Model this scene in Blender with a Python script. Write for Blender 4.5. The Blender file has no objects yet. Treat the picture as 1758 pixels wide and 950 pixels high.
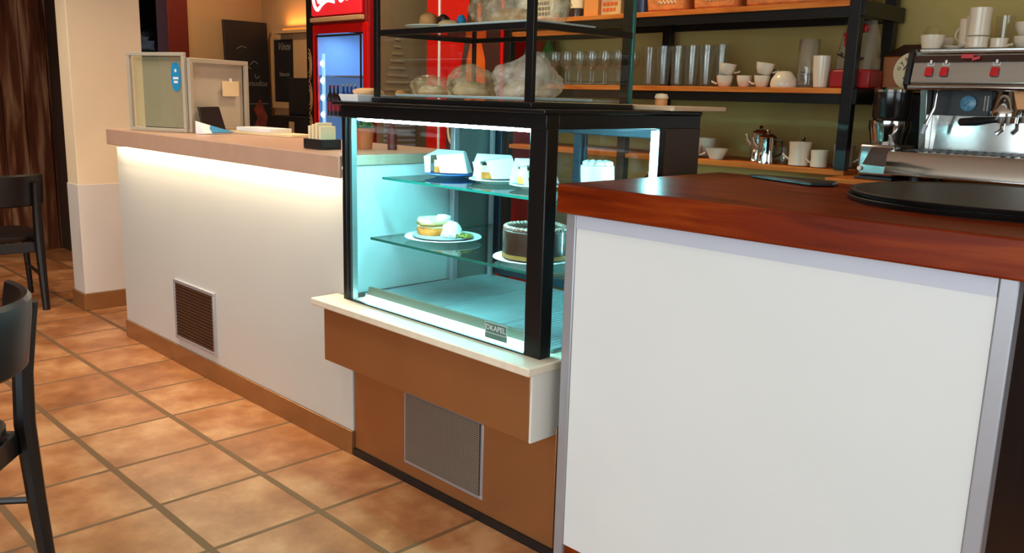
import bpy, bmesh, math, random
from mathutils import Vector, Matrix, noise
random.seed(7)
SC = bpy.context.scene
COL = SC.collection
PI = math.pi

def S(r, g, b, a=1.0):
    f = lambda c: (c/255/12.92) if c/255 <= .04045 else ((c/255+.055)/1.055)**2.4
    return (f(r), f(g), f(b), a)

# ------------------------------------------------------------------ camera
cam_d = bpy.data.cameras.new('camera'); cam = bpy.data.objects.new('camera', cam_d); COL.objects.link(cam)
cam_d.sensor_width = 36.0; cam_d.sensor_fit = 'HORIZONTAL'
cam_d.lens = 1495.29/1758*36
cam_d.clip_start = .02
_r = Vector((.70170135, .71194161, .02746553)); _u = Vector((-.16188698, .12178, .97926617)); _f = Vector((-.69383558, .69159871, -.20070727))
cam.matrix_world = Matrix(((_r.x, _u.x, -_f.x, .36137511), (_r.y, _u.y, -_f.y, -1.72123175), (_r.z, _u.z, -_f.z, 1.3), (0, 0, 0, 1)))
SC.camera = cam

# ------------------------------------------------------------------ world, exposure, lights
SC.view_settings.view_transform = 'Standard'; SC.view_settings.look = 'None'
SC.view_settings.gamma = 1.0; SC.view_settings.use_curve_mapping = False
SC.view_settings.exposure = -0.30
try:
    SC.cycles.transparent_max_bounces = 40; SC.cycles.max_bounces = 14; SC.cycles.sample_clamp_indirect = 6.0
    SC.cycles.caustics_reflective = False; SC.cycles.caustics_refractive = False
except Exception: pass
W = bpy.data.worlds.new('daylight'); SC.world = W; W.use_nodes = True
bg = W.node_tree.nodes['Background']; bg.inputs[0].default_value = S(205, 222, 240); bg.inputs[1].default_value = 1.6

def light(name, kind, loc, power, color, size=.1, size_y=None, rot=(0, 0, 0), spot=None, blend=.4, spread=None):
    d = bpy.data.lights.new(name, kind); d.energy = power; d.color = color
    if kind == 'AREA':
        d.shape = 'RECTANGLE' if size_y else 'DISK'; d.size = size
        if size_y: d.size_y = size_y
        if spread: d.spread = spread
    else: d.shadow_soft_size = size
    if kind == 'SPOT': d.spot_size = spot; d.spot_blend = blend
    o = bpy.data.objects.new(name, d); COL.objects.link(o); o.location = loc; o.rotation_euler = rot
    return o
WARM = (1.0, .74, .46); WARM2 = (1.0, .85, .68); COOL = (.82, .955, 1.0); CYAN = (.50, 1.0, .97)
# daylight through the front and right windows
light('window_daylight', 'AREA', (-.2, -4.9, 1.45), 155, COOL, 4.4, 2.0, (PI/2, 0, 0))
light('window_daylight_side', 'AREA', (3.1, -1.6, 1.45), 40, COOL, 2.6, 1.9, (PI/2, 0, PI/2))
# recessed ceiling lamps over the aisle and behind the bar
for x, y, p in ((-3.2, -.85, 19), (-4.6, -.85, 17), (-1.7, -1.1, 7), (-6.2, -.9, 13)):
    light('ceiling_lamp', 'SPOT', (x, y, 2.72), p*5.5, WARM2, .06, spot=2.0, blend=.7)
for x, y, p in ((-5.6, 1.1, 10), (-3.6, 1.0, 19), (-2.3, 1.05, 15), (-.1, .9, 1.2)):
    light('ceiling_lamp', 'SPOT', (x, y, 2.72), p*5.5, WARM, .06, spot=2.3, blend=.8)

# ------------------------------------------------------------------ materials
def nt(name):
    m = bpy.data.materials.new(name); m.use_nodes = True
    n = m.node_tree.nodes; l = m.node_tree.links
    return m, n, l, n['Principled BSDF']

def mat(name, c, rough=.5, metal=0.0, var=.06, scale=6.0, bump=0.0, bscale=40.0, spec=.5, stretch=None, coat=0.0, c2=None, trans=0.0, sss=0.0):
    m, n, l, b = nt(name)
    tc = n.new('ShaderNodeTexCoord'); mp = n.new('ShaderNodeMapping'); l.new(tc.outputs['Object'], mp.inputs[0])
    if stretch: mp.inputs['Scale'].default_value = stretch
    nz = n.new('ShaderNodeTexNoise'); nz.inputs['Scale'].default_value = scale; nz.inputs['Detail'].default_value = 5
    l.new(mp.outputs[0], nz.inputs['Vector'])
    rp = n.new('ShaderNodeValToRGB'); e = rp.color_ramp.elements
    e[0].position = .3; e[1].position = .7
    if c2: e[0].color = c2; e[1].color = c
    else:
        e[0].color = (c[0]*(1-var), c[1]*(1-var), c[2]*(1-var), 1); e[1].color = (min(1, c[0]*(1+var)), min(1, c[1]*(1+var)), min(1, c[2]*(1+var)), 1)
    l.new(nz.outputs['Fac'], rp.inputs[0]); l.new(rp.outputs[0], b.inputs['Base Color'])
    b.inputs['Roughness'].default_value = rough; b.inputs['Metallic'].default_value = metal
    b.inputs['Specular IOR Level'].default_value = spec; b.inputs['Coat Weight'].default_value = coat
    b.inputs['Coat Roughness'].default_value = .08
    if trans: b.inputs['Transmission Weight'].default_value = trans
    if sss: b.inputs['Subsurface Weight'].default_value = sss; b.inputs['Subsurface Radius'].default_value = (.01, .006, .004)
    if bump:
        nb = n.new('ShaderNodeTexNoise'); nb.inputs['Scale'].default_value = bscale; nb.inputs['Detail'].default_value = 6
        l.new(mp.outputs[0], nb.inputs['Vector'])
        bp = n.new('ShaderNodeBump'); bp.inputs['Strength'].default_value = bump; bp.inputs['Distance'].default_value = .01
        l.new(nb.outputs['Fac'], bp.inputs['Height']); l.new(bp.outputs[0], b.inputs['Normal'])
    return m

def glass(name, tint=(1, 1, 1), refl=1.0, body=0.0, bodyc=(1, 1, 1), rough=0.0):
    m = bpy.data.materials.new(name); m.use_nodes = True; n = m.node_tree.nodes; l = m.node_tree.links
    n.remove(n['Principled BSDF']); out = n['Material Output']
    tr = n.new('ShaderNodeBsdfTransparent'); tr.inputs[0].default_value = (*tint, 1)
    gl = n.new('ShaderNodeBsdfGlossy'); gl.inputs['Roughness'].default_value = rough
    lw = n.new('ShaderNodeLayerWeight'); lw.inputs[0].default_value = .5
    pw = n.new('ShaderNodeMath'); pw.operation = 'POWER'; pw.inputs[1].default_value = 5
    ma = n.new('ShaderNodeMath'); ma.operation = 'MULTIPLY_ADD'; ma.inputs[1].default_value = .9*refl; ma.inputs[2].default_value = .035*refl
    l.new(lw.outputs['Facing'], pw.inputs[0]); l.new(pw.outputs[0], ma.inputs[0])
    mx = n.new('ShaderNodeMixShader'); l.new(ma.outputs[0], mx.inputs[0])
    base = tr
    if body:
        df = n.new('ShaderNodeBsdfDiffuse'); df.inputs[0].default_value = (*bodyc, 1)
        m2 = n.new('ShaderNodeMixShader'); m2.inputs[0].default_value = body
        l.new(tr.outputs[0], m2.inputs[1]); l.new(df.outputs[0], m2.inputs[2]); base = m2
    l.new(base.outputs[0], mx.inputs[1]); l.new(gl.outputs[0], mx.inputs[2]); l.new(mx.outputs[0], out.inputs[0])
    return m

def emit(name, c, s):
    m, n, l, b = nt(name)
    b.inputs['Base Color'].default_value = (*c[:3], 1); b.inputs['Emission Color'].default_value = (*c[:3], 1); b.inputs['Emission Strength'].default_value = s
    return m

def tile_floor():
    m, n, l, b = nt('terracotta_tiles')
    tc = n.new('ShaderNodeTexCoord'); sp = n.new('ShaderNodeSeparateXYZ'); l.new(tc.outputs['Object'], sp.inputs[0])
    def M(op, a, c=None):
        k = n.new('ShaderNodeMath'); k.operation = op
        for i, v in enumerate((a, c)):
            if v is None: continue
            if isinstance(v, (int, float)): k.inputs[i].default_value = v
            else: l.new(v, k.inputs[i])
        return k.outputs[0]
    ux = M('DIVIDE', M('ADD', sp.outputs['X'], 1.86183), .36827); uy = M('DIVIDE', M('ADD', sp.outputs['Y'], .33406), .36372)
    fx = M('FRACT', M('ADD', ux, 100)); fy = M('FRACT', M('ADD', uy, 100))
    dx = M('MINIMUM', fx, M('SUBTRACT', 1, fx)); dy = M('MINIMUM', fy, M('SUBTRACT', 1, fy))
    wob = n.new('ShaderNodeTexNoise'); wob.inputs['Scale'].default_value = 9; wob.inputs['Detail'].default_value = 4; l.new(tc.outputs['Object'], wob.inputs['Vector'])
    w = M('MULTIPLY', M('SUBTRACT', wob.outputs['Fac'], .5), .012)
    def edge(d, wd):
        r = n.new('ShaderNodeMapRange'); r.interpolation_type = 'SMOOTHSTEP'; l.new(M('ADD', d, w), r.inputs['Value'])
        r.inputs['From Min'].default_value = wd; r.inputs['From Max'].default_value = wd+.010
        return r.outputs[0]
    mask = M('MINIMUM', edge(dx, .016), edge(dy, .026))
    cid = n.new('ShaderNodeCombineXYZ'); l.new(M('FLOOR', M('ADD', ux, 100)), cid.inputs[0]); l.new(M('FLOOR', M('ADD', uy, 100)), cid.inputs[1])
    wn = n.new('ShaderNodeTexWhiteNoise'); wn.noise_dimensions = '2D'; l.new(cid.outputs[0], wn.inputs['Vector'])
    # mottle: stretched noise with a per-tile offset
    ad = n.new('ShaderNodeVectorMath'); ad.operation = 'MULTIPLY_ADD'; ad.inputs[1].default_value = (17, 17, 17)
    l.new(wn.outputs['Color'], ad.inputs[0]); l.new(tc.outputs['Object'], ad.inputs[2])
    n1 = n.new('ShaderNodeTexNoise'); n1.inputs['Scale'].default_value = 5.5; n1.inputs['Detail'].default_value = 8; n1.inputs['Roughness'].default_value = .62
    l.new(ad.outputs[0], n1.inputs['Vector'])
    rp = n.new('ShaderNodeValToRGB'); e = rp.color_ramp.elements
    e[0].position = .30; e[0].color = S(136, 82, 46); e[1].position = .70; e[1].color = S(196, 146, 102)
    k = rp.color_ramp.elements.new(.5); k.color = S(168, 110, 68)
    l.new(M('ADD', n1.outputs['Fac'], M('MULTIPLY', M('SUBTRACT', wn.outputs['Value'], .5), .12)), rp.inputs[0])
    mx = n.new('ShaderNodeMix'); mx.data_type = 'RGBA'; mx.inputs['A'].default_value = S(110, 78, 46); l.new(mask, mx.inputs['Factor']); l.new(rp.outputs[0], mx.inputs['B'])
    l.new(mx.outputs['Result'], b.inputs['Base Color'])
    rr = n.new('ShaderNodeMapRange'); l.new(mask, rr.inputs['Value']); rr.inputs['To Min'].default_value = .75; rr.inputs['To Max'].default_value = .36
    l.new(rr.outputs[0], b.inputs['Roughness'])
    bp = n.new('ShaderNodeBump'); bp.inputs['Strength'].default_value = .5; bp.inputs['Distance'].default_value = .006
    hh = M('ADD', mask, M('MULTIPLY', n1.outputs['Fac'], .25)); l.new(hh, bp.inputs['Height']); l.new(bp.outputs[0], b.inputs['Normal'])
    return m

def plank_mat(name, axis, c1, c2, c3, rough=.5, coat=0.0, sc=(1, 1, 1), bump=.15, dist=3.0):
    m, n, l, b = nt(name)
    tc = n.new('ShaderNodeTexCoord'); mp = n.new('ShaderNodeMapping'); mp.inputs['Scale'].default_value = sc; l.new(tc.outputs['Object'], mp.inputs[0])
    nz = n.new('ShaderNodeTexNoise'); nz.inputs['Scale'].default_value = 6; nz.inputs['Detail'].default_value = 8; nz.inputs['Distortion'].default_value = .6
    l.new(mp.outputs[0], nz.inputs['Vector'])
    rp = n.new('ShaderNodeValToRGB'); e = rp.color_ramp.elements; e[0].position = .28; e[0].color = c1; e[1].position = .74; e[1].color = c3
    rp.color_ramp.elements.new(.5).color = c2
    l.new(nz.outputs['Fac'], rp.inputs[0]); l.new(rp.outputs[0], b.inputs['Base Color'])
    b.inputs['Roughness'].default_value = rough; b.inputs['Specular IOR Level'].default_value = .16; b.inputs['Coat Weight'].default_value = coat; b.inputs['Coat Roughness'].default_value = .12
    bp = n.new('ShaderNodeBump'); bp.inputs['Strength'].default_value = bump; bp.inputs['Distance'].default_value = .004
    l.new(nz.outputs['Fac'], bp.inputs['Height']); l.new(bp.outputs[0], b.inputs['Normal'])
    return m

def mesh_mat(name):          # fine woven wire
    m, n, l, b = nt(name)
    tc = n.new('ShaderNodeTexCoord')
    def wave(d):
        w = n.new('ShaderNodeTexWave'); w.bands_direction = d; w.inputs['Scale'].default_value = 44; w.inputs['Distortion'].default_value = .6; w.inputs['Detail'].default_value = 2
        l.new(tc.outputs['Object'], w.inputs['Vector']); return w.outputs['Fac']
    a = n.new('ShaderNodeMath'); a.operation = 'MAXIMUM'; l.new(wave('X'), a.inputs[0]); l.new(wave('Z'), a.inputs[1])
    rp = n.new('ShaderNodeValToRGB'); e = rp.color_ramp.elements; e[0].position = .45; e[0].color = S(52, 44, 38); e[1].position = .95; e[1].color = S(158, 142, 126)
    l.new(a.outputs[0], rp.inputs[0]); l.new(rp.outputs[0], b.inputs['Base Color']); b.inputs['Roughness'].default_value = .5; b.inputs['Metallic'].default_value = .35
    bp = n.new('ShaderNodeBump'); bp.inputs['Strength'].default_value = .6; bp.inputs['Distance'].default_value = .003; l.new(a.outputs[0], bp.inputs['Height']); l.new(bp.outputs[0], b.inputs['Normal'])
    return m

def plastic_bag(name, c, alpha=.5):
    m = bpy.data.materials.new(name); m.use_nodes = True; n = m.node_tree.nodes; l = m.node_tree.links
    b = n['Principled BSDF']; out = n['Material Output']
    tc = n.new('ShaderNodeTexCoord'); nz = n.new('ShaderNodeTexNoise'); nz.inputs['Scale'].default_value = 9; nz.inputs['Detail'].default_value = 4; nz.inputs['Distortion'].default_value = 2.2
    l.new(tc.outputs['Object'], nz.inputs['Vector'])
    bp = n.new('ShaderNodeBump'); bp.inputs['Strength'].default_value = .7; bp.inputs['Distance'].default_value = .012; l.new(nz.outputs['Fac'], bp.inputs['Height']); l.new(bp.outputs[0], b.inputs['Normal'])
    b.inputs['Base Color'].default_value = c; b.inputs['Roughness'].default_value = .24; b.inputs['Specular IOR Level'].default_value = .8
    tr = n.new('ShaderNodeBsdfTransparent'); mx = n.new('ShaderNodeMixShader')
    mr = n.new('ShaderNodeMapRange'); l.new(nz.outputs['Fac'], mr.inputs['Value']); mr.inputs['From Min'].default_value = .3; mr.inputs['From Max'].default_value = .7
    mr.inputs['To Min'].default_value = alpha-.25; mr.inputs['To Max'].default_value = alpha+.35
    l.new(mr.outputs[0], mx.inputs[0]); l.new(tr.outputs[0], mx.inputs[1]); l.new(b.outputs[0], mx.inputs[2]); l.new(mx.outputs[0], out.inputs[0])
    return m

MT = dict(
    floor=tile_floor(),
    cream=mat('cream_plaster', S(240, 218, 182), .85, var=.03, scale=2.5, bump=.12, bscale=70),
    beige=mat('beige_plaster', S(196, 156, 108), .85, var=.04, scale=2, bump=.1, bscale=60),
    olive=mat('olive_plaster', S(178, 154, 90), .85, var=.08, scale=1.6, bump=.12, bscale=50),
    ceil=mat('ceiling_paint', S(225, 215, 200), .9, var=.02),
    dim=mat('dim_paint', S(150, 130, 110), .9, var=.03),
    oldwood=plank_mat('weathered_planks', 'Z', S(52, 24, 13), S(104, 58, 34), S(182, 140, 104), .7, sc=(1, 2.6, .22), bump=.4),
    dark_red=mat('dark_red_paint', S(104, 28, 14), .5, var=.1),
    white=mat('white_laminate', S(231, 233, 231), .38, var=.012, scale=3),
    dimwhite=mat('dimmed_white_laminate', S(206, 205, 199), .4, var=.012, scale=3),  # white laminate darkened in colour to stand in for dimmer light on the front
    white2=mat('cream_laminate', S(228, 224, 214), .5, var=.015, scale=3),
    rose=mat('rose_stone', S(196, 160, 136), .35, var=.05, scale=14),
    alu=mat('grey_edge_profile', S(176, 176, 182), .38, .45, var=.03),
    copper=mat('brown_laminate', S(168, 116, 73), .36, .6, var=.06, scale=3, stretch=(1, 1, .15)),
    kick=mat('brown_skirting', S(152, 104, 62), .22, .25, var=.10, scale=5),
    stone=mat('cream_stone', S(236, 222, 198), .35, var=.05, scale=30),
    black=mat('black_metal', S(20, 19, 19), .35, .2, var=.1),
    blackp=mat('black_plastic', S(22, 21, 22), .42, var=.1),
    chair=mat('black_lacquer_wood', S(15, 13, 14), .36, var=.15, scale=10, coat=.08),
    brownp=mat('dark_brown_panel', S(66, 50, 40), .5, var=.05),
    greyp=mat('grey_side_panel', S(118, 128, 124), .35, .3, var=.05),
    steel=mat('brushed_steel', S(190, 190, 186), .24, .95, var=.06, scale=8, stretch=(.3, 1, 6)),
    chrome=mat('polished_steel', S(205, 203, 198), .10, 1.0, var=.03),
    tray=mat('steel_tray', S(172, 190, 196), .34, .35, var=.05, scale=8),
    barwood=plank_mat('red_brown_bar_wood', 'X', S(92, 24, 0), S(122, 38, 2), S(150, 62, 8), .36, .0, sc=(.55, 5, 5), bump=.06),
    shelfwood=plank_mat('orange_pine', 'X', S(164, 82, 28), S(200, 112, 44), S(220, 138, 66), .5, sc=(.6, 6, 6), bump=.1),
    ledge=mat('pale_wood', S(222, 188, 150), .5, var=.05, scale=8, stretch=(.4, 4, 4)),
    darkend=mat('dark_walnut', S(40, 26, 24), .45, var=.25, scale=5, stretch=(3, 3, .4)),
    paneglass=glass('clear_pane', (.95, .985, .975)),
    caseglass=glass('case_pane', (.94, .98, .985)),
    shelfglass=glass('green_shelf_glass', (.84, .97, .94), 1.3),
    edgeglass=mat('green_glass_edge', S(30, 104, 92), .15, var=.1, spec=.8),
    frosted=glass('tinted_screen_glass', (.88, .86, .68), 1.0, .28, (.70, .68, .48)),
    tumbler=glass('drinking_glass', (.965, .965, .95), 1.1, .012, (.9, .9, .85)),
    greenglass=mat('green_bottle_glass', S(20, 104, 44), .12, var=.1, spec=.8),
    paleglass=glass('pale_bottle_glass', (.74, .84, .70), 2.0, .16, (.7, .75, .6)),
    porcelain=mat('white_porcelain', S(226, 208, 182), .22, var=.02, spec=.6),
    plate=mat('white_plate', S(238, 240, 238), .25, var=.01, spec=.6),
    blueplate=mat('blue_rim_plate', S(70, 110, 190), .25, var=.05),
    paper=mat('white_paper', S(238, 240, 244), .7, var=.02, bump=.25, bscale=16),
    card=mat('cream_card', S(236, 214, 172), .75, var=.03),
    red=mat('red_enamel', S(206, 12, 8), .4, var=.05, spec=.2),
    redd=mat('deep_red_enamel', S(128, 10, 12), .35, var=.06),
    bluef=mat('blue_print', S(30, 140, 196), .5, var=.03),
    white_ink=mat('white_ink', S(240, 238, 236), .6, var=.01),
    dark_ink=mat('dark_ink', S(40, 34, 32), .6, var=.05),
    chalk=mat('chalk_line', S(132, 122, 112), .8, var=.1, scale=60),
    board=mat('chalkboard', S(26, 22, 22), .55, var=.2, scale=8),
    tan=mat('tan_frame', S(190, 150, 104), .5, var=.05),
    greige=mat('grey_beige_frame', S(184, 176, 158), .45, .1, var=.03),
    terracotta=mat('terracotta_pot', S(206, 104, 54), .55, var=.08),
    leaf=mat('green_leaf', S(70, 134, 62), .5, var=.25),
    sponge=mat('golden_sponge', S(222, 128, 46), .85, var=.2, scale=40, bump=.5, bscale=120),
    cream_=mat('whipped_cream', S(248, 244, 232), .6, var=.02, bump=.15, bscale=50, sss=.1),
    custard=mat('yellow_custard', S(240, 222, 168), .5, var=.08, scale=30),
    choc=mat('chocolate', S(84, 44, 28), .45, var=.15, scale=20, bump=.1),
    choc2=mat('dark_chocolate', S(52, 26, 18), .35, var=.2),
    biscuit=mat('biscuit_base', S(156, 108, 44), .8, var=.2, scale=30, bump=.4, bscale=90),
    nuts=mat('chopped_nuts', S(132, 118, 44), .7, var=.5, scale=60),
    bread=mat('baked_crust', S(208, 142, 82), .7, var=.15, scale=20, bump=.2),
    bread2=mat('pale_bread', S(222, 178, 128), .7, var=.12, scale=16, bump=.2),
    bag=plastic_bag('clear_plastic_bag', S(246, 216, 178), .30),
    bagw=plastic_bag('milky_plastic_bag', S(244, 220, 204), .46),
    basket=mat('orange_wicker', S(206, 122, 58), .7, var=.2, scale=30, bump=.5, bscale=70),
    bottle_dark=mat('dark_bottle_glass', S(48, 28, 18), .18, var=.2, spec=.7),
    orangebox=mat('orange_card', S(222, 140, 66), .6, var=.05),
    bluebox=mat('slate_blue_card', S(84, 108, 140), .6, var=.05),
    pinkbox=mat('yellow_pink_card', S(216, 190, 120), .6, c2=S(190, 120, 110), scale=9),
    metalmesh=mesh_mat('woven_wire_mesh'),
    grille=mat('brown_grille', S(84, 54, 36), .5, .2, var=.1),
    led_warm=emit('warm_led', (1.0, .84, .52), 9.0),
    led_case=emit('white_led', (.40, .95, 1.0), 36.0),
    led_blue=emit('cool_white_led', (.62, .82, 1.0), 5.0),
    led_top=emit('cyan_white_led', (.34, .93, 1.0), 200.0),
    glow_in=emit('fridge_interior_glow', (.20, .38, .74), .42),
    led_fridge=emit('fridge_led_strip', (.30, .55, 1.0), 1.5),
    led_dot=emit('fridge_led_dot', (.75, .9, 1.0), 9.0),
    sign_red=emit('lit_red_sign', (.62, .012, .02), .8),
    sign_white=emit('lit_white_letters', (1.0, .84, .86), 3.5),
    lamp_orange=emit('amber_cove_light', (1.0, .30, .03), .8),
    brown_ink=mat('brown_print', S(62, 26, 18), .5, var=.1),
    orange_ink=mat('orange_print', S(226, 98, 20), .5, c2=S(190, 60, 14), scale=8),
    redbtn=mat('red_button', S(196, 20, 28), .35, var=.05),
    gauge=mat('blue_gauge_face', S(96, 150, 176), .3, var=.2, scale=60),
    brownhop=mat('brown_hopper', S(158, 88, 36), .4, var=.06),
    tealbox=mat('pale_glass_fill', S(150, 180, 170), .3, var=.1),
    cola=mat('dark_cola', S(40, 14, 16), .2, var=.1),
    colalabel=mat('crimson_label', S(176, 30, 60), .4, var=.05),
    water=mat('blue_bottle', S(40, 96, 190), .25, var=.1),
    rubber=mat('black_tray_rubber', S(40, 33, 27), .42, spec=.35, var=.1, scale=20),
    bagred=mat('red_gift_base', S(160, 22, 22), .4, var=.06),
    cellophane=glass('cellophane', (.92, .90, .84), 1.8, .10, (.8, .74, .64)),
    grease=mat('smoked_hopper', S(30, 27, 26), .15, var=.1, spec=.7),
)

# ------------------------------------------------------------------ mesh builder
class MB:
    def __init__(s): s.v = []; s.f = []
    def add(s, vs, fs):
        k = len(s.v); s.v += [Vector(p) for p in vs]; s.f += [tuple(i+k for i in f) for f in fs]; return s
    def box(s, x0, x1, y0, y1, z0, z1):
        return s.add([(x0, y0, z0), (x1, y0, z0), (x1, y1, z0), (x0, y1, z0), (x0, y0, z1), (x1, y0, z1), (x1, y1, z1), (x0, y1, z1)],
                     [(0, 3, 2, 1), (4, 5, 6, 7), (0, 1, 5, 4), (1, 2, 6, 5), (2, 3, 7, 6), (3, 0, 4, 7)])
    def hexa(s, p): return s.add(p, [(0, 3, 2, 1), (4, 5, 6, 7), (0, 1, 5, 4), (1, 2, 6, 5), (2, 3, 7, 6), (3, 0, 4, 7)])
    def prism(s, pts, vec):
        n = len(pts); vec = Vector(vec); a = [Vector(p) for p in pts]
        return s.add(a+[p+vec for p in a], [tuple(range(n))[::-1], tuple(range(n, 2*n))]+[(i, (i+1) % n, n+(i+1) % n, n+i) for i in range(n)])
    def lathe(s, prof, c=(0, 0, 0), n=32, sx=1, sy=1, axis='z', ang=0, cap=True):
        c = Vector(c); vs = []; fs = []; m = len(prof)
        ring = []
        for r, z in prof:
            k = n if r > 1e-6 else 1; ring.append((len(vs), k))
            for i in range(k):
                a = 2*PI*i/n+ang; x, y = r*math.cos(a)*sx, r*math.sin(a)*sy
                vs.append(c+(Vector((x, y, z)) if axis == 'z' else Vector((x, -z, y)) if axis == 'y' else Vector((z, x, y))))
        for j in range(m-1):
            (a, ka), (b, kb) = ring[j], ring[j+1]
            for i in range(n):
                q = (i+1) % n
                if ka == n and kb == n: fs.append((a+i, a+q, b+q, b+i))
                elif ka == n: fs.append((a+i, a+q, b))
                elif kb == n: fs.append((a, b+q, b+i))
        if cap and ring[0][1] == n: fs.append(tuple(range(n))[::-1])
        if cap and ring[-1][1] == n: fs.append(tuple(range(ring[-1][0], ring[-1][0]+n)))
        return s.add(vs, fs)
    def tube(s, pts, r, n=10, flat=None, closed=False):
        pts = [Vector(p) for p in pts]; m = len(pts); vs = []; fs = []; up = None
        for i, p in enumerate(pts):
            a = pts[i-1] if i else pts[0]; b = pts[i+1] if i < m-1 else pts[-1]; d = (b-a).normalized()
            if up is None: up = Vector((0, 0, 1)) if abs(d.z) < .9 else Vector((0, 1, 0))
            x = up.cross(d).normalized(); y = d.cross(x).normalized(); up = y if abs(d.z) >= .9 else up
            rr = r[i] if isinstance(r, (list, tuple)) else r
            for k in range(n):
                t = 2*PI*k/n; vs.append(p+x*rr*math.cos(t)+y*rr*math.sin(t)*(flat or 1))
        for i in range(m-1):
            for k in range(n): fs.append((i*n+k, i*n+(k+1) % n, (i+1)*n+(k+1) % n, (i+1)*n+k))
        fs += [tuple(range(n))[::-1], tuple(range((m-1)*n, m*n))]
        return s.add(vs, fs)
    def bar(s, p0, p1, w, h, up=(0, 0, 1)):
        p0, p1 = Vector(p0), Vector(p1); d = (p1-p0).normalized(); up = Vector(up)
        if abs(d.dot(up)) > .95: up = Vector((0, 1, 0))
        x = d.cross(up).normalized()*w/2; y = x.cross(d).normalized()*h/2
        return s.hexa([p0-x-y, p0+x-y, p0+x+y, p0-x+y, p1-x-y, p1+x-y, p1+x+y, p1-x+y])
    def blob(s, c, rad, seed=0, amp=.15, freq=2.0, flat=-.35, n=24, m=14, power=1.0):
        c = Vector(c); vs = []; fs = []
        for j in range(m+1):
            th = PI*j/m
            for i in range(n):
                a = 2*PI*i/n; d = Vector((math.sin(th)*math.cos(a), math.sin(th)*math.sin(a), math.cos(th)))
                q = d*freq+Vector((seed*3.1, seed*1.7, seed*.9)); k = 1+amp*(noise.noise(q)+.5*noise.noise(q*2.3)+.35*noise.noise(q*4.7))
                z = d.z*k
                if z < flat: z = flat
                vs.append(c+Vector((d.x*k*rad[0], d.y*k*rad[1], (z-flat)*rad[2]/(1-flat))))
        for j in range(m):
            for i in range(n): fs.append((j*n+i, (j+1)*n+i, (j+1)*n+(i+1) % n, j*n+(i+1) % n))
        return s.add(vs, fs)
    def frame(s, o, ux, uy, w, h, t, d):     # rectangular frame in plane (o, ux, uy), bar width t, depth d
        o, ux, uy = Vector(o), Vector(ux).normalized(), Vector(uy).normalized(); nn = ux.cross(uy)*d
        def q(a0, a1, b0, b1):
            p = [o+ux*a0+uy*b0, o+ux*a1+uy*b0, o+ux*a1+uy*b1, o+ux*a0+uy*b1]; s.hexa(p+[k+nn for k in p])
        q(0, w, 0, t); q(0, w, h-t, h); q(0, t, t, h-t); q(w-t, w, t, h-t); return s
    def plate(s, o, ux, uy, w, h, d):
        o, ux, uy = Vector(o), Vector(ux).normalized(), Vector(uy).normalized(); nn = ux.cross(uy)*d
        p = [o, o+ux*w, o+ux*w+uy*h, o+uy*h]; return s.hexa(p+[k+nn for k in p])
    def xf(s, M, start=0):
        for i in range(start, len(s.v)): s.v[i] = M @ s.v[i]
        return s

def world_loc(o):
    p = Vector((0, 0, 0))
    while o is not None: p += o.location; o = o.parent
    return p

def obj(name, mb, m, parent=None, bevel=0.0, seg=2, smooth=35, loc=None):
    """one mesh object; verts are world coordinates (or local to a thing at loc)"""
    off = world_loc(parent) if parent is not None else Vector(loc if loc is not None else (0, 0, 0))
    me = bpy.data.meshes.new(name); me.from_pydata([tuple(v-off) for v in mb.v], [], mb.f); me.validate()
    b = bmesh.new(); b.from_mesh(me); bmesh.ops.recalc_face_normals(b, faces=b.faces); b.to_mesh(me); b.free()
    if smooth:
        me.shade_smooth(); me.set_sharp_from_angle(angle=math.radians(smooth))
    me.materials.append(MT[m] if isinstance(m, str) else m)
    o = bpy.data.objects.new(name, me); COL.objects.link(o)
    if parent is not None: o.parent = parent
    else: o.location = off
    if bevel:
        k = o.modifiers.new('bevel', 'BEVEL'); k.width = bevel; k.segments = seg; k.limit_method = 'ANGLE'; k.angle_limit = math.radians(50); k.harden_normals = False
    return o

def thing(name, label, cat, loc=(0, 0, 0), group=None):
    o = bpy.data.objects.new(name, None); COL.objects.link(o); o.location = loc; o.empty_display_size = .05
    o['label'] = label; o['category'] = cat
    if group: o['group'] = group
    return o

def solo(name, mb, m, label, cat, group=None, bevel=0.0, **k):      # a thing that is one mesh
    xs = [v.x for v in mb.v]; ys = [v.y for v in mb.v]; zs = [v.z for v in mb.v]
    o = obj(name, mb, m, None, bevel, loc=((min(xs)+max(xs))/2, (min(ys)+max(ys))/2, min(zs)), **k)
    o['label'] = label; o['category'] = cat
    if group: o['group'] = group
    return o

def struct(name, mb, m, **k):
    o = obj(name, mb, m, **k); o['kind'] = 'structure'; return o

def dup(root, loc, rotz=None, label=None, scale=None):
    r = root.copy(); COL.objects.link(r); r.location = loc
    if rotz is not None: r.rotation_euler = (0, 0, rotz)
    if scale: r.scale = scale
    if label: r['label'] = label
    for ch in list(root.children):
        c = ch.copy(); COL.objects.link(c); c.parent = r
        for g in list(ch.children):
            d = g.copy(); COL.objects.link(d); d.parent = c
    return r

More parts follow.
